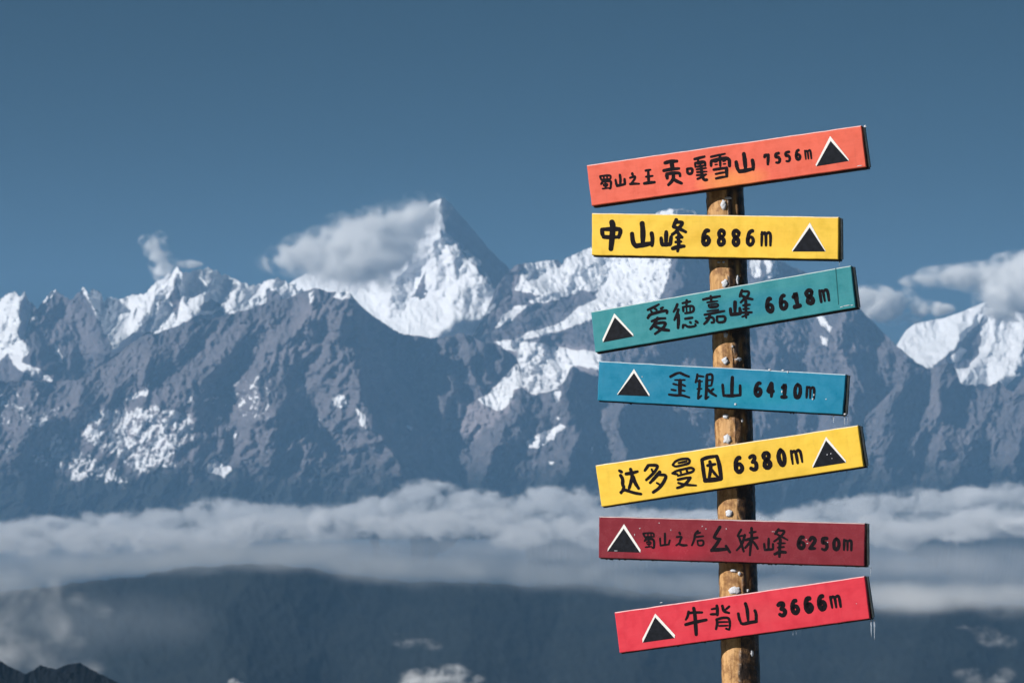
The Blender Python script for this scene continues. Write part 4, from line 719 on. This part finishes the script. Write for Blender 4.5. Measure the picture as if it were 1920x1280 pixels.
def paint_mat(name, c1, c2, seed, half, gloss=0.42, dirt=0.25, fade=(0.0, -0.02, 0.22)):
    m, nt, b = new_mat(name)
    tc = N(nt, 'ShaderNodeTexCoord').outputs['Object']
    mp = N(nt, 'ShaderNodeMapping'); mp.inputs['Location'].default_value = (seed * 3.1, seed * 1.7, 0); mp.inputs['Scale'].default_value = (1, 1, 1)
    nt.links.new(tc, mp.inputs[0])
    big = noise(nt, 4.0, 3, 0.5, mp.outputs[0]); mid = noise(nt, 22.0, 5, 0.6, mp.outputs[0]); fine = noise(nt, 160.0, 4, 0.65, mp.outputs[0])
    st = N(nt, 'ShaderNodeMapping'); st.inputs['Scale'].default_value = (3, 60, 1); nt.links.new(mp.outputs[0], st.inputs[0])
    streak = noise(nt, 3.0, 4, 0.6, st.outputs[0])
    sx = N(nt, 'ShaderNodeSeparateXYZ'); nt.links.new(tc, sx.inputs[0])
    # broad patch of the second coat of paint
    dx = mathn(nt, 'DIVIDE', mathn(nt, 'SUBTRACT', sx.outputs[0], fade[0]), fade[2])
    dy = mathn(nt, 'DIVIDE', mathn(nt, 'SUBTRACT', sx.outputs[1], fade[1]), 0.05)
    r2 = mathn(nt, 'ADD', mathn(nt, 'MULTIPLY', dx, dx), mathn(nt, 'MULTIPLY', dy, dy))
    f = mathn(nt, 'SUBTRACT', 1.3, mathn(nt, 'ADD', r2, mathn(nt, 'MULTIPLY', big.outputs[0], 0.9)), clamp=True)
    c = mixc(nt, f, c1, c2)
    v = ramp(nt, mid.outputs[0], [(0.3, (0.86, 0.86, 0.86)), (0.55, (1, 1, 1)), (0.75, (1.0, 1.0, 1.0))])
    c = mixc(nt, 0.8, c, v.outputs[0], 'MULTIPLY')
    v2 = ramp(nt, streak.outputs[0], [(0.35, (0.90, 0.90, 0.90)), (0.6, (1, 1, 1))])
    c = mixc(nt, 0.35, c, v2.outputs[0], 'MULTIPLY')
    v3 = ramp(nt, big.outputs[0], [(0.3, (0.86, 0.86, 0.88)), (0.6, (1.0, 1.0, 1.0))])
    c = mixc(nt, 0.8, c, v3.outputs[0], 'MULTIPLY')
    # grime gathers along specks and scratches
    g = ramp(nt, fine.outputs[0], [(0.66, (0, 0, 0)), (0.74, (1, 1, 1))])
    g2 = mathn(nt, 'MULTIPLY', g.outputs[0], dirt)
    c = mixc(nt, g2, c, tuple(x * 0.35 + 0.02 for x in c1))
    # paint rubbed through to the wood along the rim, and faint water runs
    ex_ = mathn(nt, 'DIVIDE', mathn(nt, 'ABSOLUTE', sx.outputs[0]), half); ey_ = mathn(nt, 'DIVIDE', mathn(nt, 'ABSOLUTE', sx.outputs[1]), 0.069)
    rim = mathn(nt, 'MAXIMUM', mathn(nt, 'POWER', ex_, 60.0), mathn(nt, 'POWER', ey_, 9.0))
    wn_ = noise(nt, 75.0, 5, 0.7, mp.outputs[0])
    wear = mathn(nt, 'MULTIPLY', mathn(nt, 'SUBTRACT', mathn(nt, 'ADD', wn_.outputs[0], mathn(nt, 'MULTIPLY', rim, 0.12)), 0.715), 14.0, clamp=True)
    c = mixc(nt, mathn(nt, 'MULTIPLY', wear, 0.75), c, (0.13, 0.095, 0.07))
    rn = N(nt, 'ShaderNodeMapping'); rn.inputs['Scale'].default_value = (45, 4, 1); nt.links.new(mp.outputs[0], rn.inputs[0])
    runs = noise(nt, 1.0, 4, 0.6, rn.outputs[0])
    rv = ramp(nt, runs.outputs[0], [(0.55, (1, 1, 1)), (0.72, (0.80, 0.80, 0.82))])
    c = mixc(nt, 0.4, c, rv.outputs[0], 'MULTIPLY')
    nt.links.new(c, b.inputs['Base Color'])
    rg = ramp(nt, mid.outputs[0], [(0.3, (gloss - 0.1,) * 3), (0.7, (gloss + 0.12,) * 3)])
    nt.links.new(rg.outputs[0], b.inputs['Roughness'])
    b.inputs['Specular IOR Level'].default_value = 0.35
    hsum = mathn(nt, 'ADD', mathn(nt, 'MULTIPLY', mid.outputs[0], 0.7), mathn(nt, 'MULTIPLY', fine.outputs[0], 0.3))
    bump(nt, b, hsum, 0.35, 0.003)
    return m

INK = plain_mat('black_lettering_paint', (0.008, 0.006, 0.009), 0.6, 0.08, (0.5, 0.002), 0.4, 90)
INK2 = plain_mat('black_symbol_paint', (0.010, 0.012, 0.017), 0.6, 0.1, (0.4, 0.002), 0.4, 60)
WHITE = plain_mat('white_symbol_paint', (0.80, 0.79, 0.76), 0.5, 0.3, (0.3, 0.001), 0.06, 80)
CORE = plain_mat('dark_stained_edge', (0.022, 0.014, 0.013), 0.5, 0.4, (0.5, 0.003), 0.5, 40)
BRASS = plain_mat('weathered_edge_strip', (0.55, 0.46, 0.34), 0.45, 0.5, (0.4, 0.002), 0.4, 30)
FROST = plain_mat('frost', (0.60, 0.62, 0.66), 0.55, 0.4, (0.8, 0.006), 0.1, 120)
ICE, int_, ib = new_mat('clear_ice')
ib.inputs['Base Color'].default_value = (0.93, 0.96, 1.0, 1); ib.inputs['Roughness'].default_value = 0.18
ib.inputs['Transmission Weight'].default_value = 0.75; ib.inputs['IOR'].default_value = 1.31

# pole: peeled orange wood with dark wet bark left along its right side
PT = Vector(survey(1358, 360, 10.0) * 1.0); PB = Vector(survey(1390, 1270, 10.0) * 1.0)
kt = 10.0 / PT.y; PT = Vector(EYE) + (PT - Vector(EYE)) * kt
kb = 10.0 / PB.y; PB = Vector(EYE) + (PB - Vector(EYE)) * kb
axis = (PB - PT).normalized()
base = PT + axis * ((PT.z + 0.62) / -axis.z)
signpost = bpy.data.objects.new('signpost', None); COL.objects.link(signpost)
signpost.location = base
signpost['label'] = 'tall leaning wooden signpost carrying seven coloured boards with mountain names and heights'
signpost['category'] = 'signpost'
signpost.empty_display_size = 0.3
INV = Matrix.Translation(-base)

top = PT - axis * 0.075
Lp = (base - top).length
nr, ns = 420, 72
tt, aa = np.meshgrid(np.linspace(0, 1, nr), np.linspace(0, 2 * math.pi, ns + 1), indexing='ij')
hgt = tt * Lp
ca, sa = np.cos(aa), np.sin(aa)
# bark mask: sa is to the right of the viewer, ca towards the viewer
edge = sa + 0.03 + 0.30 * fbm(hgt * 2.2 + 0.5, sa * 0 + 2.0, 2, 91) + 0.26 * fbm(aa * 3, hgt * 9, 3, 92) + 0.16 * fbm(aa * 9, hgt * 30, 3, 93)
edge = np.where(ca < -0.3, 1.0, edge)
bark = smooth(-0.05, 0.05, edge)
peel = np.zeros_like(bark)
for (hx, hy) in ((1383, 392), (1379, 520), (1383, 668), (1377, 806), (1404, 1085)):   # slivers where the bark has split
    hh = (hy - 319) / 5500 * 10
    peel = np.maximum(peel, np.exp(-((hgt - hh) / 0.05) ** 4) * np.exp(-((sa - 0.45 + 0.05 * fbm(hgt * 20, sa * 0, 2, 95)) / 0.11) ** 4) * (ca > 0))
bark = bark * (1 - peel * 0.9)
rad = 0.0625 + 0.0018 * fbm(aa * 1.2 + 3, hgt * 3, 2, 94) + 0.0012 * fbm(aa * 4, hgt * 12, 3, 96) + bark * (0.0035 + 0.0028 * fbm(aa * 10, hgt * 40, 3, 97))
rad = rad * (1 + 0.04 * (tt - 0.3))
right = Vector((1, 0, 0)); right = (right - axis * right.dot(axis)).normalized(); toward = right.cross(axis); 
if toward.y > 0: toward = -toward
Rv, Tv, Av = np.array(right), np.array(toward), np.array(axis)
bend = 0.004 * np.sin(hgt * 2.3)
P = np.array(top)[None, None] + Av * hgt[..., None] + (Rv * sa[..., None] + Tv * ca[..., None]) * rad[..., None] + Rv * bend[..., None] - np.array(base)
WOOD, wt, wb = new_mat('peeled_wood_and_bark')
wtc = N(wt, 'ShaderNodeTexCoord').outputs['Object']
wm = N(wt, 'ShaderNodeMapping'); wm.inputs['Scale'].default_value = (60, 60, 5); wt.links.new(wtc, wm.inputs[0])
w1 = noise(wt, 1.0, 6, 0.62, wm.outputs[0], 0.4); w2 = noise(wt, 26, 5, 0.7, wtc); w3 = noise(wt, 140, 3, 0.6, wtc)
wc = ramp(wt, w1.outputs[0], [(0.25, (0.22, 0.10, 0.03)), (0.45, (0.48, 0.265, 0.10)), (0.62, (0.62, 0.37, 0.165)), (0.8, (0.50, 0.28, 0.115))])
wd = ramp(wt, w2.outputs[0], [(0.46, (1, 1, 1)), (0.62, (0.36, 0.27, 0.21))])
wcol = mixc(wt, 0.8, wc.outputs[0], wd.outputs[0], 'MULTIPLY')
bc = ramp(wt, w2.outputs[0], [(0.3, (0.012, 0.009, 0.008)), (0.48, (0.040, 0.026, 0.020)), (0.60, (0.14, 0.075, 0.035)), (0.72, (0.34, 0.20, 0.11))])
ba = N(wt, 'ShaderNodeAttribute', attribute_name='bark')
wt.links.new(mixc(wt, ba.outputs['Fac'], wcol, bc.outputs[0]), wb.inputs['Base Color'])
wr = N(wt, 'ShaderNodeMapRange'); wr.inputs['To Min'].default_value = 0.62; wr.inputs['To Max'].default_value = 0.36
wt.links.new(ba.outputs['Fac'], wr.inputs[0]); wt.links.new(wr.outputs[0], wb.inputs['Roughness'])
wb.inputs['Specular IOR Level'].default_value = 0.4
wh = mathn(wt, 'ADD', mathn(wt, 'MULTIPLY', w1.outputs[0], 0.5), mathn(wt, 'MULTIPLY', w2.outputs[0], mathn(wt, 'ADD', 0.2, mathn(wt, 'MULTIPLY', ba.outputs['Fac'], 1.2))))
bump(wt, wb, wh, 0.8, 0.006)
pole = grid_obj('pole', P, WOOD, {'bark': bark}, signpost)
cap_r = P[0, :-1]; 
cap = mesh_obj('pole_top', list(cap_r) + [tuple(cap_r.mean(0))], [((k + 1) % ns, k, ns) for k in range(ns)], plain_mat('end_grain', (0.30, 0.18, 0.09), 0.8, 0.2, (0.5, 0.003), 0.3, 60), signpost)

def pole_point(px, py, lift=0.0):
    """point on the pole surface under that bearing"""
    h = (py - 319) / FPX * 10 / abs(axis.z)
    c = top + axis * max(h, 0)
    d = Vector(sight(px, py)); k = (c.y) / d.y
    xx = (Vector(EYE) + d * k - c).dot(right)
    s = max(-0.95, min(0.95, xx / 0.0655)); r = 0.0665 + lift
    return c + right * (r * s) + toward * (r * math.sqrt(1 - s * s))

def lump(name, centre, size, mat, parent, seed, nrm_dir, flat=0.35):
    bm = bmesh.new(); bmesh.ops.create_icosphere(bm, subdivisions=3, radius=1.0)
    rr = random.Random(seed); off = [rr.uniform(0, 50) for _ in range(3)]
    from mathutils import noise as mn
    z = nrm_dir.normalized(); x = Vector((0, 1, 0)).cross(z).normalized(); y = z.cross(x)
    for v in bm.verts:
        k = 1 + 0.55 * mn.noise(v.co * 1.7 + Vector(off)) + 0.3 * mn.noise(v.co * 4.2 + Vector(off))
        p = v.co * k
        v.co = centre + x * p.x * size[0] + y * p.y * size[1] + z * p.z * flat * min(size)
    me = bpy.data.meshes.new(name); bm.to_mesh(me); bm.free(); me.materials.append(mat)
    me.polygons.foreach_set('use_smooth', [True] * len(me.polygons))
    o = bpy.data.objects.new(name, me); COL.objects.link(o); o.parent = parent
    return o

px2m = 10 / FPX
frost_spots = [(1354, 388, 7, 11), (1363, 375, 8, 3), (1345, 494, 3.0, 2.2), (1354, 494, 3.0, 2.5), (1357, 534, 8, 9), (1381, 528, 3, 12), (1358, 630, 5, 6), (1357, 678, 7, 8), (1383, 676, 8, 5),
               (1371, 652, 2.5, 2.5), (1358, 781, 7, 5), (1361, 824, 9, 10), (1389, 790, 3, 5), (1364, 962, 8, 8), (1372, 1068, 8, 3.5), (1384, 1074, 4, 5), (1375, 1105, 14, 9), (1400, 1106, 3, 4), (1408, 1222, 3.5, 8)]
for k, (fx, fy, wx_, wy_) in enumerate(frost_spots):
    c = pole_point(fx, fy, 0.002)
    hh = (fy - 319) * px2m; axp = top + axis * hh
    nd = (c - axp); nd -= axis * nd.dot(axis)
    parts = 1 if wx_ < 6 else 3
    rr = random.Random(k)
    offs = [rr.uniform(0, 40) for _ in range(2)]
    vs = [tuple(pole_point(fx, fy, 0.0022) - base)]; fs = []
    na, nq = 20, 4
    for r_i in range(1, nq + 1):
        for j in range(na):
            an = 2 * math.pi * j / na
            rg_ = 1 + 0.55 * float(fbm(np.array([math.cos(an) * 1.6 + offs[0]]), np.array([math.sin(an) * 1.6 + offs[1]]), 3, 5)[0])
            q = r_i / nq
            lift = 0.0022 * (1 - q ** 3) + 0.0005 * rr.uniform(-1, 1) - (0.004 if r_i == nq else 0)
            vs.append(tuple(pole_point(fx + math.cos(an) * wx_ * 0.85 * rg_ * q, fy + math.sin(an) * wy_ * 0.85 * rg_ * q, lift) - base))
    for j in range(na): fs.append((0, 1 + j, 1 + (j + 1) % na))
    for r_i in range(nq - 1):
        for j in range(na):
            a0 = 1 + r_i * na; fs.append((a0 + j, a0 + na + j, a0 + na + (j + 1) % na, a0 + (j + 1) % na))
    mesh_obj('frost_patch', vs, fs, FROST, signpost, True)

def brush(bm, pts, w, z, rng):
    """one brush stroke as a slightly raised ribbon with round ends (metres)"""
    P_ = [Vector((a / 1000, b_ / 1000)) for a, b_ in pts]
    for _ in range(2):
        if len(P_) < 3: break
        Q = [P_[0]]
        for a, b_ in zip(P_[:-1], P_[1:]): Q += [a.lerp(b_, 0.22), a.lerp(b_, 0.78)]
        Q.append(P_[-1]); P_ = Q
    if len(P_) == 2: P_ = [P_[0].lerp(P_[1], k / 4) for k in range(5)]
    L = [0]
    for a, b_ in zip(P_[:-1], P_[1:]): L.append(L[-1] + (b_ - a).length)
    T_ = L[-1] or 1e-6
    w = w / 1000 * 0.5
    a0, a1 = rng.uniform(0.8, 1.0), rng.uniform(0.65, 0.9)
    left, rightv = [], []
    n = len(P_)
    for k in range(n):
        d = (P_[min(k + 1, n - 1)] - P_[max(k - 1, 0)]); d = d.normalized() if d.length > 0 else Vector((1, 0))
        s = L[k] / T_
        ww = w * (a0 * (1 - s) + a1 * s + 0.16 * math.sin(math.pi * s)) * rng.uniform(0.94, 1.06)
        nn = Vector((-d.y, d.x))
        left.append(P_[k] + nn * ww); rightv.append(P_[k] - nn * ww)
        if k == 0: d0, w0 = d, ww
        if k == n - 1: d1, w1 = d, ww
    def V(p, zz=z): return bm.verts.new((p.x, p.y, zz))
    lv = [V(p) for p in left]; rv = [V(p) for p in rightv]
    for k in range(n - 1): bm.faces.new((rv[k], rv[k + 1], lv[k + 1], lv[k]))
    def cap(c, d, ww, va, vb):
        arc = []
        ang0 = math.atan2(-d.x, d.y) if False else None
        nn = Vector((-d.y, d.x))
        for j in range(1, 5):
            t = math.pi * j / 5
            arc.append(V(c + nn * (math.cos(t) * ww) + d * (math.sin(t) * ww * 0.85)))
        bm.faces.new([vb] + list(reversed(arc)) + [va])
    cap(P_[-1], d1, w1, lv[-1], rv[-1])
    cap(P_[0], -d0, w0, rv[0], lv[0])

def board_outline(cs, jit, rng, nseg=24):
    """closed outline of the hand-sawn face, clockwise from top-left"""
    out = []
    TL, TR, BR, BL = [Vector(c) / 1000 for c in cs]
    for a, b_, n in ((TL, TR, nseg), (TR, BR, 5), (BR, BL, nseg), (BL, TL, 5)):
        for k in range(n):
            p = a.lerp(b_, k / n)
            if k: p = p + Vector((rng.uniform(-jit, jit), rng.uniform(-jit, jit)))
            out.append(p)
    return out

def prism(name, outline, z0, z1, mat, parent, bevel=0.0, worn_glint=None):
    bm = bmesh.new()
    a = [bm.verts.new((p.x, p.y, z1)) for p in outline]; b_ = [bm.verts.new((p.x, p.y, z0)) for p in outline]
    n = len(outline)
    f = bm.faces.new(list(reversed(a))); bm.faces.new(b_)
    for k in range(n): bm.faces.new((a[k], a[(k + 1) % n], b_[(k + 1) % n], b_[k]))
    bmesh.ops.recalc_face_normals(bm, faces=bm.faces)
    if bevel:
        ed = [e for e in bm.edges if e.verts[0] in a and e.verts[1] in a]
        bmesh.ops.bevel(bm, geom=ed, offset=bevel, segments=3, affect='EDGES', profile=0.5)
    if worn_glint:
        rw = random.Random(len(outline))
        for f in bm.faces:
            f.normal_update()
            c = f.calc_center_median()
            if f.normal.z > 0.15 and f.normal.y > 0.25: f.material_index = 1  # upward bevel faces take the paler highlight colour
    me = bpy.data.meshes.new(name); bm.to_mesh(me); bm.free(); me.materials.append(mat)
    if worn_glint: me.materials.append(worn_glint)
    o = bpy.data.objects.new(name, me); COL.objects.link(o); o.parent = parent
    return o

def icicle(parent, x, y, z, length, r, seed):
    """tapering ice spike hanging plumb from a board edge; board-local metres"""
    rng = random.Random(seed)
    down = parent.matrix_basis.to_3x3().inverted() @ Vector((0, 0, -1))
    side = down.orthogonal().normalized(); oth = down.cross(side)
    vs, fs = [], []
    n, m = 9, 8
    for k in range(n):
        t = k / (n - 1); rr = r * (1 - t) ** 0.8 * (1 + 0.25 * math.sin(t * 19 + seed)) + 0.0003
        c = Vector((x, y, z)) + down * (length * t) + side * rng.uniform(-1, 1) * r * 0.15
        for j in range(m):
            a = 2 * math.pi * j / m; vs.append(c + side * math.cos(a) * rr + oth * math.sin(a) * rr)
    for k in range(n - 1):
        for j in range(m): fs.append((k * m + j, k * m + (j + 1) % m, (k + 1) * m + (j + 1) % m, (k + 1) * m + j))
    fs.append(tuple(range(m))); fs.append(tuple(reversed(range((n - 1) * m, n * m))))
    return mesh_obj('icicle', vs, fs, ICE, parent, True)

TH = 0.046
boards = []
for i, (C, roll, cs) in enumerate(BOARD):
    lab, c1, c2 = BOARD_INFO[i]
    rng = random.Random(100 + i)
    pm = paint_mat('paint_' + lab.split(' board')[0].replace(' ', '_'), c1, c2, i + 1, (abs(cs[0][0]) + cs[1][0]) / 2000, gloss=(0.42, 0.42, 0.4, 0.36, 0.42, 0.24, 0.4)[i],
                   fade=((0.02, -0.05, 0.16), (0.1, 0, 0.3), (0.1, 0, 0.3), (0.1, -0.02, 0.25), (0, 0, 0.3), (-0.22, -0.035, 0.2), (0, 0, 0.3))[i])
    out = board_outline(cs, 0.0006, rng)
    panel = prism('sign_board', out, -0.016, 0.0, pm, signpost, 0.0032, plain_mat('worn_glint_edge_' + str(i), tuple(0.45 * a_ + 0.40 for a_ in c1), 0.55, 0.4, (0.5, 0.002), 0.25, 30))  # pale top bevel: sun highlight painted into the colour, along with worn paint
    panel['label'] = lab
    e1 = Vector((math.cos(YAW), -math.sin(YAW), 0)).normalized()
    r_ = math.radians(roll)
    ex = e1 * math.cos(r_) + Vector((0, 0, 1)) * math.sin(r_)
    ez = nrm; ey = ez.cross(ex)
    M = Matrix((ex, ey, ez)).transposed().to_4x4(); M.translation = Vector(C)
    panel.matrix_basis = INV @ M
    boards.append(panel)
    TL, TR, BR, BL = [Vector(c) / 1000 for c in cs]
    # dark tray behind the painted face, showing as a thin line below and as the open right end
    core = [TL + Vector((0.002, -0.002)), TR + Vector((0.0005, -0.002)), BR + Vector((0.0035, -0.0045)), BL + Vector((0.001, -0.0045))]
    prism('core_panel', core, -TH, -0.0165, CORE, panel, 0.001)
    # end trim: two thin lips and a weathered strip between them
    u = (TR - BR).normalized(); w_ = Vector((u.y, -u.x))
    for nm, za, zb, mat, pr in (('end_strip', -0.036, -0.0185, BRASS, 0.003), ('end_lip', -TH + 0.001, -0.037, CORE, 0.0035)):
        a = BR + u * 0.002 + w_ * 0.0038; b_ = TR - u * 0.003 + w_ * 0.0008
        prism(nm, [a, b_, b_ + w_ * pr, a + w_ * pr], za, zb, mat, panel, 0.0006)
    # mountain symbol
    oa, ol, orr, ia, il, ir = [Vector(p) / 1000 for p in SYMBOL[i]]
    bm = bmesh.new()
    z = 0.0009
    q = [bm.verts.new((p.x, p.y, z)) for p in (oa, orr, ir, ia, il, ol)]
    bm.faces.new((q[0], q[3], q[2], q[1])[::-1]); bm.faces.new((q[0], q[5], q[4], q[3])[::-1])
    bmesh.ops.recalc_face_normals(bm, faces=bm.faces)
    for f in bm.faces:
        if f.normal.z < 0: f.normal_flip()
    me = bpy.data.meshes.new('symbol_outline'); bm.to_mesh(me); bm.free(); me.materials.append(WHITE)
    o = bpy.data.objects.new('symbol_outline', me); COL.objects.link(o); o.parent = panel
    mesh_obj('mountain_symbol', [(p.x, p.y, 0.0006) for p in (ia + (oa - ia) * 0.1, il, ir)], [(0, 1, 2)], INK2, panel)
    # lettering
    for kind, strokes in GLYPHS[i]:
        bm = bmesh.new()
        for j, st in enumerate(strokes):
            brush(bm, st[:-1], st[-1], 0.0005 + 0.00006 * j, rng)
        for f in bm.faces:
            f.normal_update()
            if f.normal.z < 0: f.normal_flip()
        me = bpy.data.meshes.new(kind); bm.to_mesh(me); bm.free(); me.materials.append(INK)
        o = bpy.data.objects.new(kind, me); COL.objects.link(o); o.parent = panel

def on_board(i, px, py):
    """board-local x, y (m) under a bearing"""
    M = Matrix(INV.inverted() @ boards[i].matrix_basis); Mi = M.inverted()
    o_ = Mi @ Vector(EYE); d = (Mi.to_3x3() @ Vector(sight(px, py)))
    k = -o_.z / d.z
    return o_.x + d.x * k, o_.y + d.y * k

for (i, px, py, ln, r) in [(6, 1631, 1163, 30, 1.5), (6, 1637, 1162, 36, 1.6), (5, 1630, 1064, 16, 1.1), (3, 1560, 779, 13, 1.1), (3, 1581, 779, 17, 1.3), (3, 1587, 779, 15, 0.9), (1, 1571, 489, 10, 0.9),
                           (6, 1484, 1183, 9, 0.8), (6, 1490, 1182, 8, 0.7), (0, 1236, 370, 8, 0.7), (0, 1425, 342, 4, 1.0), (0, 1434, 341, 4, 1.1), (4, 1495, 896, 4, 0.9), (4, 1585, 883, 4, 0.9)]:
    x, y = on_board(i, px, py)
    icicle(boards[i], x, y, -0.02, ln * px2m, r * px2m, int(px))
for (i, px, py, sx_, sy_) in [(3, 1443, 693, 4, 2), (3, 1468, 694, 3.2, 2), (3, 1477, 697, 2.2, 2.6), (3, 1379, 757.5, 3.2, 2.6), (3, 1524, 748, 2.0, 2.2), (3, 1526, 740, 1.2, 3.0), (3, 1466, 734.5, 1.6, 3.4), (3, 1549, 748, 1.6, 1.4), (3, 1204, 706, 1.6, 1.2), (0, 1622, 237, 3, 3), (3, 1584, 776, 3, 2),
                              (2, 1587, 573, 9, 1.0), (2, 1578, 575.5, 4, 1.2), (2, 1598, 572, 4, 0.9), (0, 1612, 311, 7, 0.9), (5, 1236, 980, 1.4, 1.2), (5, 1317, 986, 2.0, 0.9), (5, 1324, 991, 1.5, 1.5), (5, 1362, 991, 1.4, 1.6), (5, 1190, 1002, 1, 2.2), (5, 1200, 990, 1.1, 1.8), (5, 1258, 993, 1.1, 1.1),
                              (5, 1512, 1011, 1.5, 1.3), (5, 1514, 1018, 2.0, 0.9), (5, 1552, 1016, 1.4, 1.4), (5, 1450, 996, 5, 0.5), (4, 1551, 852, 1.4, 1.6), (4, 1558, 850, 1.2, 1.4), (4, 1560, 859, 1.0, 1.5), (6, 1240, 1129, 4, 1.0), (5, 1126, 969, 2.2, 1.2), (5, 1155, 1032, 5, 0.7), (6, 1606, 1131, 1, 1)]:
    x, y = on_board(i, px, py)
    lump('frost_speck', Vector((x, y, 0.0006)), (sx_ * px2m * 0.7, sy_ * px2m * 0.7), FROST, boards[i], int(px + py), Vector((0, 0, 1)), 0.5)
# score line near the right end of the teal board
xa, ya = on_board(2, 1567, 503); xb, yb = on_board(2, 1572.5, 571)
w_ = 0.0016
o = mesh_obj('score_line', [(xa - w_, ya, 0.0004), (xb - w_, yb, 0.0004), (xb + w_, yb, 0.0004), (xa + w_, ya, 0.0004)], [(0, 1, 2, 3)], plain_mat('dark_teal_scratch', (0.01, 0.10, 0.11), 0.6, 0.2), boards[2])
# meltwater beads hanging under the edges
for i, nd, sd_ in ((5, 46, 5), (3, 9, 6), (0, 5, 7), (6, 7, 8), (2, 5, 9)):
    rng = random.Random(sd_); TL, TR, BR, BL = [Vector(c) / 1000 for c in BOARD[i][2]]
    bm = bmesh.new()
    for k in range(nd):
        p = BL.lerp(BR, rng.uniform(0.01, 0.99)); s = rng.uniform(0.0012, 0.0034)
        g = bmesh.ops.create_icosphere(bm, subdivisions=1, radius=s)
        for v in g['verts']: v.co = Vector((v.co.x * 1.3, v.co.y * 0.9, v.co.z)) + Vector((p.x, p.y - 0.0035 - s * 0.35, -0.018 - rng.uniform(0, 0.001)))
    me = bpy.data.meshes.new('water_beads'); bm.to_mesh(me); bm.free(); me.materials.append(CORE)
    o = bpy.data.objects.new('water_beads', me); COL.objects.link(o); o.parent = boards[i]; o['kind'] = 'stuff'
